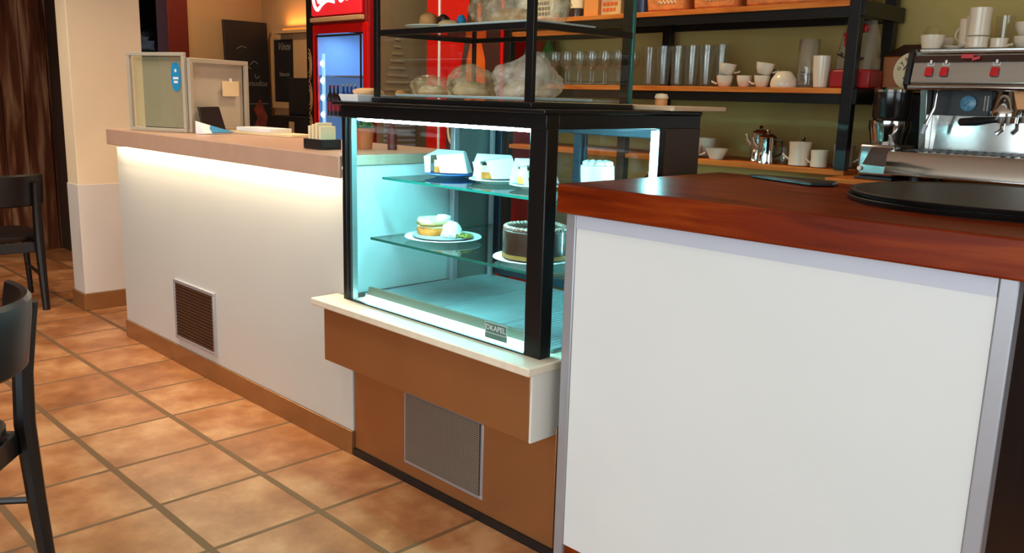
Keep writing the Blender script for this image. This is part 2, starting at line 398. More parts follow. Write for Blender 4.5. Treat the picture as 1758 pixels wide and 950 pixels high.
def text_mb(s, size, o, ux, uy, depth=.0015, shear=0.0, align='CENTER'):
    cu = bpy.data.curves.new('t', 'FONT'); cu.body = s; cu.size = size; cu.align_x = align; cu.align_y = 'CENTER'; cu.extrude = depth/2; cu.shear = shear; cu.resolution_u = 3
    t = bpy.data.objects.new('t', cu); COL.objects.link(t); dg = bpy.context.evaluated_depsgraph_get()
    me = bpy.data.meshes.new_from_object(t.evaluated_get(dg)); mb = MB()
    o, ux, uy = Vector(o), Vector(ux).normalized(), Vector(uy).normalized(); nn = ux.cross(uy)
    mb.add([o+ux*v.co.x+uy*v.co.y+nn*v.co.z for v in me.vertices], [tuple(p.vertices) for p in me.polygons])
    bpy.data.objects.remove(t); bpy.data.curves.remove(cu); bpy.data.meshes.remove(me)
    return mb

def strokes(mb, lines, o, ux, uy, r, flat=.35):
    o, ux, uy = Vector(o), Vector(ux).normalized(), Vector(uy).normalized(); nn = ux.cross(uy)
    for ln in lines:
        # Catmull-Rom through the points
        P = [Vector((a[0], a[1], 0)) for a in ln]; R = [(a[2] if len(a) > 2 else 1)*r for a in ln]; pts = []; rr = []
        for i in range(len(P)-1):
            p0, p1, p2, p3 = P[max(i-1, 0)], P[i], P[i+1], P[min(i+2, len(P)-1)]
            for k in range(6):
                t = k/6; q = .5*((2*p1)+(p2-p0)*t+(2*p0-5*p1+4*p2-p3)*t*t+(3*p1-p0-3*p2+p3)*t*t*t)
                pts.append(q); rr.append(R[i]*(1-t)+R[i+1]*t)
        pts.append(P[-1]); rr.append(R[-1])
        m = len(pts); vs = []; fs = []; n = 8
        for i, p in enumerate(pts):
            d = (pts[min(i+1, m-1)]-pts[max(i-1, 0)]).normalized(); x = Vector((-d.y, d.x, 0))
            for k in range(n):
                t = 2*PI*k/n; w = p+x*rr[i]*math.cos(t); vs.append(o+ux*w.x+uy*w.y+nn*(rr[i]*flat*math.sin(t)))
        for i in range(m-1):
            for k in range(n): fs.append((i*n+k, i*n+(k+1) % n, (i+1)*n+(k+1) % n, (i+1)*n+k))
        fs += [tuple(range(n))[::-1], tuple(range((m-1)*n, m*n))]
        mb.add(vs, fs)
    return mb

# ================================================================== THE ROOM
struct('floor', MB().box(-8.2, 3.2, -5.0, 2.1, -.1, 0), 'floor', smooth=0)
struct('ceiling', MB().box(-8.2, 3.2, -5.1, 2.1, 2.75, 2.9), 'ceil', smooth=0)
struct('wall_back', MB().box(-6.4, 3.2, 2.0, 2.15, 0, 2.75), 'olive', smooth=0)
struct('wall_right', MB().box(3.2, 3.3, -5.0, 2.15, 0, .45).box(3.2, 3.3, -5.0, 2.15, 2.45, 2.75).box(3.2, 3.3, -5.0, -3.0, .45, 2.45).box(3.2, 3.3, -.2, 2.15, .45, 2.45), 'dim', smooth=0)
struct('wall_front', MB().box(-8.2, 3.3, -5.1, -5.0, 0, .4).box(-8.2, 3.3, -5.1, -5.0, 2.5, 2.75).box(-8.2, -2.5, -5.1, -5.0, .4, 2.5).box(2.2, 3.3, -5.1, -5.0, .4, 2.5), 'dim', smooth=0)
w = struct('window_1', MB().frame((-2.5, -5.04, .4), (1, 0, 0), (0, 0, 1), 4.7, 2.1, .07, -.05).box(-1.0, -.94, -5.09, -5.04, .4, 2.5).box(.6, .66, -5.09, -5.04, .4, 2.5), 'black', smooth=0)
w = struct('window_2', MB().frame((3.24, -3.0, .45), (0, 1, 0), (0, 0, 1), 2.8, 2.0, .07, .05).box(3.24, 3.29, -1.63, -1.57, .45, 2.45), 'black', smooth=0)
# wooden plank wall on the far left
pl = MB(); y = -5.0
rnd = random.Random(3)
while y < .62:
    wd = rnd.uniform(.10, .19); d = rnd.choice((0, .012, .02)); pl.box(-7.35, -7.2+d, y, min(y+wd-.006, .62), 0, 2.75); y += wd
struct('wall_left', pl, 'oldwood', smooth=0)
struct('wall_left_return', MB().box(-7.35, -6.3, .62, .72, 0, 2.75), 'brownp', smooth=0)
struct('wall_left_beige', MB().box(-6.45, -6.3, 1.33, 2.0, 0, 2.75).box(-6.45, -6.3, .72, 1.33, 2.2, 2.75), 'beige', smooth=0)
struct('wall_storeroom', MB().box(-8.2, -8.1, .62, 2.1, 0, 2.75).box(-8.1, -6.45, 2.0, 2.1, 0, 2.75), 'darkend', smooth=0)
struct('wall_corner_beige', MB().box(-6.3, -4.75, 1.975, 2.0, 0, 2.75), 'beige', smooth=0)
struct('door_1', MB().box(-6.47, -6.27, 1.18, 1.34, 0, 2.25).box(-6.47, -6.27, .72, 1.18, 2.2, 2.3), 'dark_red', smooth=0, bevel=.006)
struct('pillar_left', MB().box(-5.12, -4.95, .03, .44, 0, 2.75), 'cream', smooth=0, bevel=.006)
struct('trim_pillar', MB().box(-5.124, -4.947, .026, .444, .1, .742), mat('pale_grey_paint', S(218, 210, 200), .7, var=.03, scale=3), smooth=0, bevel=.002)
struct('baseboard_pillar', MB().box(-5.135, -4.935, .015, .455, 0, .1), 'kick', smooth=0, bevel=.004)
t = thing('light_cove', 'amber lit cove on the wall above the framed black menu board', 'light', (-5.6, 1.95, 1.74))
obj('shelf_board', MB().box(-6.0, -5.05, 1.9, 1.975, 1.74, 1.765), 'tan', t, .003)
obj('light_strip', MB().box(-5.95, -5.1, 1.955, 1.97, 1.766, 1.782), 'lamp_orange', t)
light('cove_glow', 'AREA', (-5.5, 1.93, 1.80), 3.0, (1.0, .42, .10), .8, .03, (PI, 0, 0))
t = thing('storage_rack', 'metal storage rack with perforated post in the dark doorway', 'rack', (-6.95, 1.3, 0))
UY = 1.405; rk = MB(); rk.box(-6.75, -6.705, UY, UY+.05, 0, 2.6)
for i in range(40): rk.box(-6.705, -6.700, UY, UY+.018, i*.065, i*.065+.065).box(-6.705, -6.700, UY+.032, UY+.05, i*.065, i*.065+.065).box(-6.705, -6.700, UY+.018, UY+.032, i*.065, i*.065+.045)
obj('upright', rk, 'alu', t)
obj('upright', MB().box(-7.5, -7.45, 1.16, 1.20, 0, 2.6), 'alu', t)
for z in (.9, 1.55, 2.1): obj('shelf', MB().box(-7.5, -6.76, 1.2, 1.9, z, z+.03), 'black', t)
solo('storage_bag', MB().blob((-7.1, 1.5, 1.581), (.28, .22, .22), 5, .25), 'blackp', 'dark bundle on the storage rack shelf in the doorway', 'bag')

# ================================================================== LEFT COUNTER
t = thing('service_counter', 'long white panelled counter with a glowing strip under its rose top', 'counter', (-3.23, .25, 0))
CL, CR = -4.255, -2.165
obj('front_panel', MB().box(CL, CR, 0, .02, .09, 1.0), 'dimwhite', t, .002)
obj('carcass', MB().box(CL+.02, CR-.02, .02, .5, .0, 1.0), 'white2', t)
obj('end_panel', MB().box(CR-.02, CR, .02, .51, .0, 1.055), 'white', t)
obj('end_panel', MB().box(CL, CL+.02, .02, .51, .0, 1.0), 'white', t)
obj('skirting', MB().box(CL-.004, CR, -.008, .01, 0, .09), 'kick', t, .002)
ctp = [(-.052, 1.016), (-.038, 1.016), (-.038, 1.056), (.56, 1.056), (.56, 1.092), (-.052, 1.092)]
obj('countertop', MB().prism([(CL+.01, a, b) for a, b in ctp], (CR+.007-CL-.01, 0, 0)), 'rose', t, .003)
obj('light_strip', MB().box(CL+.03, CR-.03, -.030, -.014, 1.044, 1.054), 'led_warm', t)
v = obj('vent', MB().frame((-3.63, -.012, .128), (1, 0, 0), (0, 0, 1), .41, .29, .016, -.014), 'alu', t, .002)
vg = MB(); vg.box(-3.616, -3.234, -.006, -.0005, .142, .404)
for i in range(17): vg.box(-3.614, -3.236, -.011, -.006, .148+i*.0152, .156+i*.0152)
obj('vent_grille', vg, 'grille', v)
light('counter_strip_light', 'AREA', ((CL+CR)/2, -.022, 1.042), 16, (1.0, .84, .56), CR-CL-.08, .014, (math.radians(14), 0, 0))

# screen on the counter
A0 = Vector((-3.75, .158, 1.094)); ca, sa = math.cos(math.radians(20)), math.sin(math.radians(20))
d1 = Vector((-ca, -sa, 0)); d2 = Vector((-sa, ca, 0)); UZ = Vector((0, 0, 1))
t = thing('counter_screen', 'L-shaped grey framed screen standing on the far end of the left counter', 'screen', A0)
L1, H1, L2, H2 = .375, .375, .40, .352
p1 = A0+d1*L1
obj('frame', MB().frame(p1, -d1, UZ, L1, H1, .017, .018), 'greige', t, .002)
obj('glass_pane', MB().plate(p1-d1*.02+UZ*.02+Vector((sa, -ca, 0))*-.010, -d1, UZ, L1-.04, H1-.04, .005), 'frosted', t)
obj('side_frame', MB().frame(A0, d2, UZ, L2, H2, .022, .018), 'greige', t, .002)
obj('side_panel', MB().plate(A0+d2*.02+UZ*.02+Vector((-ca, -sa, 0))*.012, d2, UZ, L2-.04, H2-.04, .006), mat('grey_felt', S(190, 180, 162), .8, var=.03), t)
n1 = Vector((sa, -ca, 0))
# blue rounded sticker on the glass
ov = MB(); cst = p1-d1*.300+UZ*.262-n1*.0045; pts = []
for i in range(28):
    a = 2*PI*i/28; pts.append(cst-d1*(.030*math.copysign(abs(math.cos(a))**.8, math.cos(a)))+UZ*(.068*math.copysign(abs(math.sin(a))**.8, math.sin(a))))
ov.prism(pts, n1*.0015)
stk = obj('sticker', ov, 'bluef', t)
for zz, ww in ((.022, .012), (-.012, .034), (-.030, .026)):
    obj('white_print', MB().plate(cst+UZ*zz+d1*ww/2+n1*.0016, -d1, UZ, ww, .011 if zz < .02 else .014, .0006), 'white_ink', stk)
pm = MB(); pm.plate(A0+d2*.222+UZ*.176+Vector((ca, sa, 0))*.0075, d2, UZ, .115, .074, .0015)
pt = thing('paper_note', 'cream paper note taped to the grey side panel of the counter screen', 'note', A0+d2*.3+UZ*.205+Vector((ca, sa, 0))*.006)
obj('paper', pm, 'card', pt); obj('tape', MB().plate(A0+d2*.27+UZ*.244+Vector((ca, sa, 0))*.009, d2, UZ, .018, .02, .0008), 'white_ink', pt)
# card terminal, leaflet, boards by the screen
t = thing('tablet', 'black tablet leaning against the inside of the counter screen', 'tablet', (-3.72, .26, 1.093))
tb = MB(); q0 = A0+d2*.03+Vector((ca, sa, 0))*.055; tb.hexa([q0, q0+d2*.15, q0+d2*.15+Vector((.012*ca, .012*sa, 0)), q0+Vector((.012*ca, .012*sa, 0)), q0+UZ*.125-Vector((ca, sa, 0))*.03, q0+d2*.135+UZ*.125-Vector((ca, sa, 0))*.03, q0+d2*.135+UZ*.125-Vector((ca, sa, 0))*.018, q0+UZ*.125-Vector((ca, sa, 0))*.018])
obj('body', tb, 'blackp', t, .003)
obj('stand', MB().bar(q0+d2*.07+UZ*.05-Vector((ca, sa, 0))*.012, q0+d2*.07+UZ*.004-Vector((ca, sa, 0))*.03, .03, .005), 'blackp', t)
t = thing('leaflet', 'folded white and blue leaflet lying on the counter in front of the tablet', 'leaflet', A0+Vector((.1, .1, 0)))
lf = MB(); o_ = A0+Vector((ca, sa, 0))*.085+d2*(-.045); e1 = d2; e2 = Vector((ca, sa, 0))
lf.hexa([o_, o_+e1*.19, o_+e1*.19+e2*.06, o_+e2*.06, o_+UZ*.060, o_+e1*.19+UZ*.012, o_+e1*.19+e2*.06+UZ*.004, o_+e2*.06+UZ*.004])
obj('sheet', lf, 'paper', t)
lb = MB(); lb.prism([o_+e2*.0615+e1*.045+UZ*.0035, o_+e2*.0615+e1*.185+UZ*.0035, o_+e2*.030+e1*.13+UZ*.019, o_+e2*.025+e1*.07+UZ*.036, o_+e2*.04+e1*.05+UZ*.028], (.0015, 0, .003))
obj('blue_print', lb, 'bluef', t)
t = thing('menu_boards', 'stack of thin cream boards lying at the back of the left counter', 'board', (-3.5, .48, 1.093))
obj('board', MB().hexa([(-3.735, .345, 1.0925), (-3.24, .41, 1.0925), (-3.26, .55, 1.0925), (-3.76, .51, 1.0925), (-3.735, .345, 1.105), (-3.24, .41, 1.105), (-3.26, .55, 1.105), (-3.76, .51, 1.105)]), 'card', t, .002)
obj('board', MB().hexa([(-3.70, .375, 1.1055), (-3.42, .40, 1.1055), (-3.44, .53, 1.1055), (-3.72, .505, 1.1055), (-3.70, .375, 1.125), (-3.42, .40, 1.125), (-3.44, .53, 1.125), (-3.72, .505, 1.125)]), 'paper', t, .002)
# napkin holder near the case
nx_, ny_ = -2.505, .105
t = thing('napkin_holder', 'small black holder with paper napkins on the counter left of the glass case', 'napkin holder', (nx_, ny_, 1.093))
obj('tray', MB().box(nx_-.06, nx_+.06, ny_-.045, ny_+.045, 1.0925, 1.098).box(nx_-.06, nx_+.06, ny_-.045, ny_-.039, 1.098, 1.13).box(nx_-.06, nx_+.06, ny_+.039, ny_+.045, 1.098, 1.13).box(nx_-.06, nx_-.054, ny_-.045, ny_+.045, 1.098, 1.13).box(nx_+.054, nx_+.06, ny_-.045, ny_+.045, 1.098, 1.13), 'blackp', t, .002)
for i in range(4): obj('napkin', MB().box(nx_-.045+i*.024, nx_-.031+i*.024, ny_-.034, ny_+.034, 1.0985, 1.178+.006*(i % 3)), 'card', t, .003)
# potted plant
def pot_plant(c, sc, label):
    c = Vector(c); t = thing('potted_plant', label, 'plant', c)
    obj('pot', MB().lathe([(.036*sc, 0), (.046*sc, .085*sc), (.050*sc, .088*sc), (.051*sc, .102*sc), (.045*sc, .102*sc), (.044*sc, .09*sc), (0, .088*sc)], c, 28), 'terracotta', t)
    lv = MB(); rr = random.Random(2)
    for i in range(46):
        a = rr.uniform(0, 2*PI); e = rr.uniform(.15, 1.3); L = rr.uniform(.03, .06)*sc; b0 = c+Vector((rr.uniform(-.03, .03), rr.uniform(-.03, .03), .095))*sc
        d = Vector((math.cos(a)*math.cos(e), math.sin(a)*math.cos(e), math.sin(e))); s_ = Vector((-math.sin(a), math.cos(a), 0))*.012*sc
        k = len(lv.v); m1 = b0+d*L*.5+Vector((0, 0, .008)); lv.add([b0, m1+s_, b0+d*L, m1-s_, m1+Vector((0, 0, .003))], [(0, 1, 4), (1, 2, 4), (2, 3, 4), (3, 0, 4)])
    obj('leaves', lv, 'leaf', t)
    return t
pot_plant((-2.445, .255, 1.0925), .78, 'green plant in an orange terracotta pot on the counter behind the case')
solo('ketchup_bottle', MB().lathe([(.018, 0), (.019, .05), (.017, .07), (.008, .09), (.007, .105), (0, .105)], (-2.375, .335, 1.0925), 20), 'dark_red', 'dark red bottle standing beside the terracotta plant pot', 'bottle')

# ================================================================== GLASS CAKE CASE
t = CASE = thing('cake_display_case', 'refrigerated glass cake case with black posts on a brown base between the counters', 'display case', (-1.68, .3, 0))
X0, X1 = -2.15, -1.205; YF, YB = -.045, .66
obj('plinth', MB().box(-2.160, -1.160, -.004, .64, 0, .026), 'blackp', t)
base = obj('base_cabinet', MB().box(-2.160, -1.174, .004, .64, .0265, .40), 'copper', t, .002)
obj('fascia', MB().prism([(-2.19, -.1, .378), (-1.185, -.1, .378), (-1.185, .64, .378), (-2.158, .64, .378), (-2.158, -.014, .378), (-2.19, -.014, .378)], (0, 0, .194)), 'copper', t, .0015)
obj('end_cap', MB().box(-1.184, -1.176, -.1, .64, .378, .572), 'white2', t, .001)
obj('stone_slab', MB().prism([(-2.235, -.125, .573), (-1.168, -.125, .573), (-1.168, .66, .573), (-2.158, .66, .573), (-2.158, -.012, .573), (-2.235, -.012, .573)], (0, 0, .025)), 'stone', t, .004)
gv = obj('vent', MB().frame((-1.868, .003, .068), (1, 0, 0), (0, 0, 1), .395, .262, .013, -.010), 'alu', t, .002)
obj('mesh_screen', MB().box(-1.856, -1.486, -.001, .0035, .080, .318), 'metalmesh', gv)
for a, b in ((-2.13, -1.825), (-1.82, -1.525), (-1.52, -1.225)):
    ft = MB().box(a, b, .03, .64, .600, .606).box(a, a+.006, .03, .64, .606, .611).box(b-.006, b, .03, .64, .606, .611)
    for i in range(14): ft.box(a+.02+i*.0195, a+.026+i*.0195, .05, .62, .606, .6075)
    obj('floor_tray', ft, 'tray', t)
obj('front_rail', MB().prism([(-2.08, .004, .618), (-2.08, .020, .607), (-2.08, .026, .643), (-2.08, .012, .645)], (.79, 0, 0)), mat('olive_grey_rail', S(104, 100, 84), .5, .1, var=.05), t, .001)
obj('led_strip', MB().prism([(-2.08, -.016, .6005), (-2.08, .006, .6005), (-2.08, .006, .6165), (-2.08, .002, .6165)], (.79, 0, 0)), 'led_case', t)
obj('base_frame', MB().box(X0+.001, X0+.022, -.016, .434, .5985, .610).box(X0+.023, -1.27, YF+.001, YF+.013, .5985, .6025), 'black', t)
obj('led_strip', MB().prism([(-2.07, -.038, 1.221), (-2.07, -.036, 1.215), (-2.07, -.006, 1.211), (-2.07, -.002, 1.221)], (.79, 0, 0)), 'led_top', t)
obj('led_strip', MB().box(-1.226, -1.214, .434, .444, .62, 1.215), 'led_top', t)
obj('post', MB().box(-1.268, X1, YF, .0, .598, 1.225), 'black', t, .003)
obj('post', MB().box(X0, -2.128, YF, -.018, .598, 1.225), 'black', t, .002)
obj('post', MB().box(-1.222, X1, .448, .475, .598, 1.225), 'black', t, .002)
obj('post', MB().box(X0, -2.125, .435, .460, .598, 1.225), 'alu', t, .002)
obj('corner_profile', MB().box(-2.124, -2.110, YF+.012, -.012, .60, 1.22), mat('dull_aluminium', S(104, 120, 118), .4, .3, var=.03), t, .001)
obj('top_frame', MB().box(X0, X1, YF-.004, 0, 1.222, 1.262).box(X1-.035, X1, 0, YB, 1.222, 1.262).box(X0, X0+.03, 0, YB, 1.222, 1.262).box(X0+.03, X1-.035, YB-.03, YB, 1.222, 1.262), 'black', t, .002)
obj('top_board', MB().box(X0-.03, X1+.006, YF-.018, YB, 1.262, 1.274), 'black', t, .003)
obj('front_glass', MB().box(-2.127, -1.269, YF+.004, YF+.010, .600, 1.221), 'caseglass', t)
obj('side_glass', MB().box(-1.212, -1.206, .002, .447, .600, 1.221), 'caseglass', t)
obj('side_glass', MB().box(-2.149, -2.143, -.017, .434, .600, 1.221), 'caseglass', t)
obj('side_panel', MB().box(-1.222, X1, .476, YB, .598, 1.222), 'brownp', t)
obj('side_panel', MB().box(X0, -2.125, .461, YB, .598, 1.222), 'greyp', t)
for a, b, yy in ((-2.12, -1.66, .640), (-1.70, -1.225, .622)):
    d = obj('sliding_door', MB().frame((a, yy, .612), (1, 0, 0), (0, 0, 1), b-a, .605, .034, -.014), mat('blue_grey_frame', S(44, 62, 76), .35, .4, var=.05), t, .002)
    obj('glass_pane', MB().box(a+.03, b-.03, yy+.004, yy+.009, .64, 1.19), 'caseglass', d)
for z, y0, xa in ((1.022, .075, -2.085), (.817, .025, -2.085)):
    sh = obj('glass_shelf', MB().box(xa, -1.232, y0, .60, z-.008, z), 'shelfglass', t)
    obj('shelf_edge', MB().box(xa, -1.232, y0-.0015, y0, z-.008, z).box(xa-.0015, xa, y0, .60, z-.008, z), 'edgeglass', sh)
    for x in (-2.10, -1.24):
        obj('shelf_bracket', MB().box(x-.014, x+.014, .30, .606, z-.022, z-.0085), 'alu', sh)
for x in (-2.10, -1.24): obj('shelf_upright', MB().box(x-.008, x+.008, .60, .612, .60, 1.222), 'alu', t)
bp_ = obj('brand_plate', MB().box(-1.437, -1.345, YF+.0105, YF+.0125, .612, .662), mat('grey_green_plate', S(96, 128, 116), .4, var=.05), t)
obj('lettering', text_mb('DKAPEL', .023, (-1.391, YF+.0098, .645), (1, 0, 0), (0, 0, 1), .0006), 'white_ink', bp_)
obj('plate_border', MB().frame((-1.436, YF+.0102, .629), (1, 0, 0), (0, 0, 1), .09, .032, .002, -.0005), 'white_ink', bp_)
t = thing('serving_ledge', 'pale wooden serving ledge fixed behind the black top of the glass case', 'ledge', (-1.68, .66, 1.25))
obj('board', MB().box(-2.12, -1.165, .455, .74, 1.2755, 1.290), 'ledge', t, .003)

# ---- glass tier on the case
t = thing('glass_tier', 'two level black framed glass cabinet standing on top of the cake case', 'display cabinet', (-1.67, .26, 1.275))
TX0, TX1, TY0, TY1, TZ0, TZ1 = -2.03, -1.31, .0, .44, 1.2915, 1.74
obj('base_frame', MB().box(TX0-.005, TX1+.005, TY0-.005, TY1, 1.2745, 1.290), 'black', t, .002)
obj('glass_floor', MB().box(TX0+.02, TX1-.02, TY0+.02, TY1-.02, 1.2902, 1.294), 'shelfglass', t)
obj('post', MB().box(TX1-.028, TX1, TY0, TY0+.014, TZ0, TZ1), 'black', t, .001)
obj('post', MB().box(TX0, TX0+.02, TY0, TY0+.014, TZ0, TZ1), 'black', t, .001)
obj('post', MB().box(TX1-.008, TX1, TY1-.012, TY1, TZ0, TZ1), 'edgeglass', t, .001)
obj('post', MB().box(TX0, TX0+.012, TY1-.012, TY1, TZ0, TZ1), 'black', t, .001)
obj('shelf_frame', MB().box(TX0+.021, TX1-.029, TY0, TY0+.012, 1.484, 1.502).box(TX1-.012, TX1, TY0+.015, TY1-.013, 1.484, 1.502).box(TX0, TX0+.01, TY0+.015, TY1-.013, 1.486, 1.50).box(TX0+.013, TX1-.009, TY1-.01, TY1, 1.488, 1.50), 'black', t, .001)
obj('glass_shelf', MB().box(TX0+.011, TX1-.013, TY0+.013, TY1-.011, 1.496, 1.502), 'shelfglass', t)
obj('top_frame', MB().box(TX0, TX1, TY0, TY1, TZ1, TZ1+.02), 'black', t, .002)
obj('front_glass', MB().box(TX0+.021, TX1-.029, TY0+.004, TY0+.008, TZ0+.004, 1.483).box(TX0+.021, TX1-.029, TY0+.004, TY0+.008, 1.503, TZ1), 'paneglass', t)
obj('side_glass', MB().box(TX1-.008, TX1-.004, TY0+.016, TY1-.014, TZ0+.004, 1.483).box(TX1-.008, TX1-.004, TY0+.016, TY1-.014, 1.503, TZ1), 'paneglass', t)
obj('side_glass', MB().box(TX0+.004, TX0+.008, TY0+.016, TY1-.014, TZ0+.004, 1.483).box(TX0+.004, TX0+.008, TY0+.016, TY1-.014, 1.503, TZ1), 'paneglass', t)

# ================================================================== RIGHT BAR
t = thing('bar_counter', 'white fronted bar with a thick glossy red-brown wooden top', 'counter', (-.55, .33, 0))
RX0, RX1, RY = -1.125, -.085, -.03
obj('front_panel', MB().box(RX0+.022, RX1-.02, RY, RY+.018, .085, 1.013), 'white', t)
obj('edge_profile', MB().box(RX0-.012, RX0+.021, RY-.004, RY+.03, .04, 1.013), 'alu', t, .003)
obj('edge_profile', MB().box(RX1-.019, RX1+.014, RY-.004, RY+.03, .0, 1.013), 'alu', t, .003)
obj('carcass', MB().box(RX0, RX1+.012, RY+.031, .66, .0, 1.013), 'darkend', t)
obj('kick_board', MB().box(RX0+.022, RX1-.02, RY+.006, RY+.03, 0, .084), 'barwood', t, .002)
obj('top_rail', MB().box(RX0+.022, RX1-.02, RY-.003, RY-.0002, .975, 1.013), mat('pale_blue_grey_strip', S(205, 208, 220), .4, var=.01), t)
obj('bar_top', MB().box(-1.148, .10, -.062, .70, 1.0135, 1.088), 'barwood', t, .005, 3)
# serving trays on the bar
def tray(c, r, label):
    c = Vector(c); t = thing('serving_tray', label, 'tray', c)
    obj('rim', MB().lathe([(r*.965, .0005), (r*.99, .003), (r, .0105), (r*.994, .012), (r*.982, .0115), (r*.965, .0095), (r*.965, .0005)], c, 72, cap=False), 'black', t)
    obj('base', MB().lathe([(0, 0), (r*.965, 0), (r*.965, .0095), (0, .0095)], c, 72), 'rubber', t)
    return t
tray((-.262, .478, 1.0885), .335, 'lower of the two round black serving trays stacked on the bar')
tray((-.255, .480, 1.1010), .335, 'upper of the two round black serving trays stacked on the bar')
kn = MB(); kn.prism([(-.985, .60, 1.0885), (-.74, .50, 1.0885), (-.70, .545, 1.0885), (-.71, .60, 1.0885), (-.80, .625, 1.0885)], (0, 0, .012))
solo('black_cloth', kn, 'blackp', 'flat black wedge lying at the back edge of the bar beside the trays', 'cloth', bevel=.004)

# ================================================================== BACK BENCH AND SHELVES
t = thing('back_bench', 'orange wooden work bench along the back wall under the coffee machine', 'bench', (-.2, 1.7, 0))
obj('worktop', MB().box(-1.148, 1.2, 1.43, 1.99, 1.012, 1.04), 'shelfwood', t, .003)
obj('carcass', MB().box(-1.145, 1.2, 1.50, 1.99, 0, 1.011), 'darkend', t)
t = thing('shelving_unit', 'black steel shelving with orange wooden boards along the back wall', 'shelf', (-2.2, 1.77, 0))
SX0, SX1 = -3.075, -1.135
for x in (-1.172, -2.255, -3.045):
    obj('post', MB().box(x-.023, x+.023, 1.592, 1.630, 1.0585 if x > -1.2 else 0, 2.3), 'black', t, .002)
    obj('post', MB().box(x-.023, x+.023, 1.905, 1.945, 0, 2.3), 'black', t, .002)
for z, xr in ((1.373, -1.194), (1.700, -1.194)):
    obj('shelf_board', MB().box(SX0, xr, 1.60, 1.97, z-.022, z), 'shelfwood', t, .002)
    obj('shelf_rail', MB().box(SX0, xr, 1.605, 1.625, z-.060, z-.0225).box(SX0, xr, 1.94, 1.96, z-.060, z-.0225).box(-1.194, -1.136, 1.60, 1.97, z-.060, z-.002), 'black', t, .001)
obj('shelf_board', MB().box(SX0, -1.155, 1.60, 1.97, 1.036, 1.058), 'shelfwood', t, .002)
obj('back_strut', MB().bar((-3.02, 1.95, .3), (-2.26, 1.95, 1.0), .02, .02), 'black', t)

# ---- builders for shelf things (local z=0 base at c)
def cup(c, r, h, label, cat='cup', handle=0.0, group=None, flip=False, taper=.72, m='porcelain', name='coffee_cup', hs=1.0):
    c = Vector(c); t = thing(name, label, cat, c, group)
    pr = [(0, 0), (r*taper*.8, 0), (r*taper, .004), (r*.93, h*.55), (r, h), (r*.95, h), (r*.88, h*.55), (r*taper*.85, .008), (0, .007)]
    if flip: pr = [(k, h-z) for k, z in pr]
    obj('body', MB().lathe(pr, c, 26), m, t)
    if handle is not None:
        a = handle; d = Vector((math.cos(a), math.sin(a), 0)); w = r*.75*hs
        pts = [c+d*(r*.90+w*math.sin(PI*k/8)*.9)+Vector((0, 0, h*(.25+.55*k/8))) for k in range(9)]
        obj('handle', MB().tube(pts, max(.0035, r*.10), 8), m, t)
    return t

def mug(c, r, h, label, handle=PI, group=None, m='porcelain'):
    return cup(c, r, h, label, 'mug', handle, group, taper=.96, m=m, name='mug')

def tumbler(c, r, h, label, group=None, name='drinking_glass', cat='glass', m='tumbler'):
    c = Vector(c)
    return solo(name, MB().lathe([(0, 0), (r*.80, 0), (r*.82, .004), (r, h), (r*.94, h), (r*.76, .012), (0, .010)], c, 24), m, label, cat, group)

def goblet(c, r, h, label, group=None):
    c = Vector(c)
    return solo('stemmed_glass', MB().lathe([(0, 0), (r*.78, 0), (r*.76, .004), (.006, .012), (.0045, h*.42), (.010, h*.46), (r*.75, h*.58), (r, h*.76), (r*.86, h), (r*.82, h), (r*.94, h*.76), (r*.7, h*.60), (0, h*.48)], c, 24), 'tumbler', label, 'glass', group)

def bottle(c, r, h, m, label, cap='blackp', lab=None, name='bottle', cat='bottle', group=None):
    c = Vector(c); t = thing(name, label, cat, c, group)
    obj('body', MB().lathe([(0, 0), (r, .002), (r, h*.58), (r*.85, h*.66), (r*.36, h*.78), (r*.33, h*.93), (0, h*.93)], c, 24), m, t)
    obj('cap', MB().lathe([(r*.40, 0), (r*.40, h*.07), (0, h*.072)], c+Vector((0, 0, h*.928)), 18), cap, t)
    if lab: obj('paper_label', MB().lathe([(r*1.012, h*.16), (r*1.02, h*.16), (r*1.02, h*.46), (r*1.012, h*.46), (r*1.012, h*.16)], c, 24, cap=False), lab, t)
    return t

MS, TS, LS = 1.3735, 1.7005, 1.0585
# middle shelf: glasses
gi = 0
for row, yy in ((0, 1.655), (1, 1.75)):
    for k in range(8):
        x = -2.93+k*.083+row*.02
        if x > -2.30 or x < -2.88: continue
        goblet((x, yy, MS), .032, .165, 'clear stemmed glass in the rows seen through the glass tier, middle shelf', 'stemmed glasses on the middle shelf')
for row, yy, n_ in ((0, 1.66, 5), (1, 1.76, 5), (2, 1.86, 4)):
    for k in range(n_):
        tumbler((-2.165+k*.078+row*.012, yy, MS), .031, .175+.012*(row > 0), 'tall clear tumbler in the rows left of the coffee cups, middle shelf', 'tall tumblers on the middle shelf')
bottle((-3.0, 1.86, MS), .036, .29, 'greenglass', 'green glass bottle standing on the middle shelf behind the glass tier', 'greenglass')
bottle((-2.985, 1.70, MS), .032, .27, 'paleglass', 'pale clear bottle standing on the middle shelf behind the glass tier', 'card')
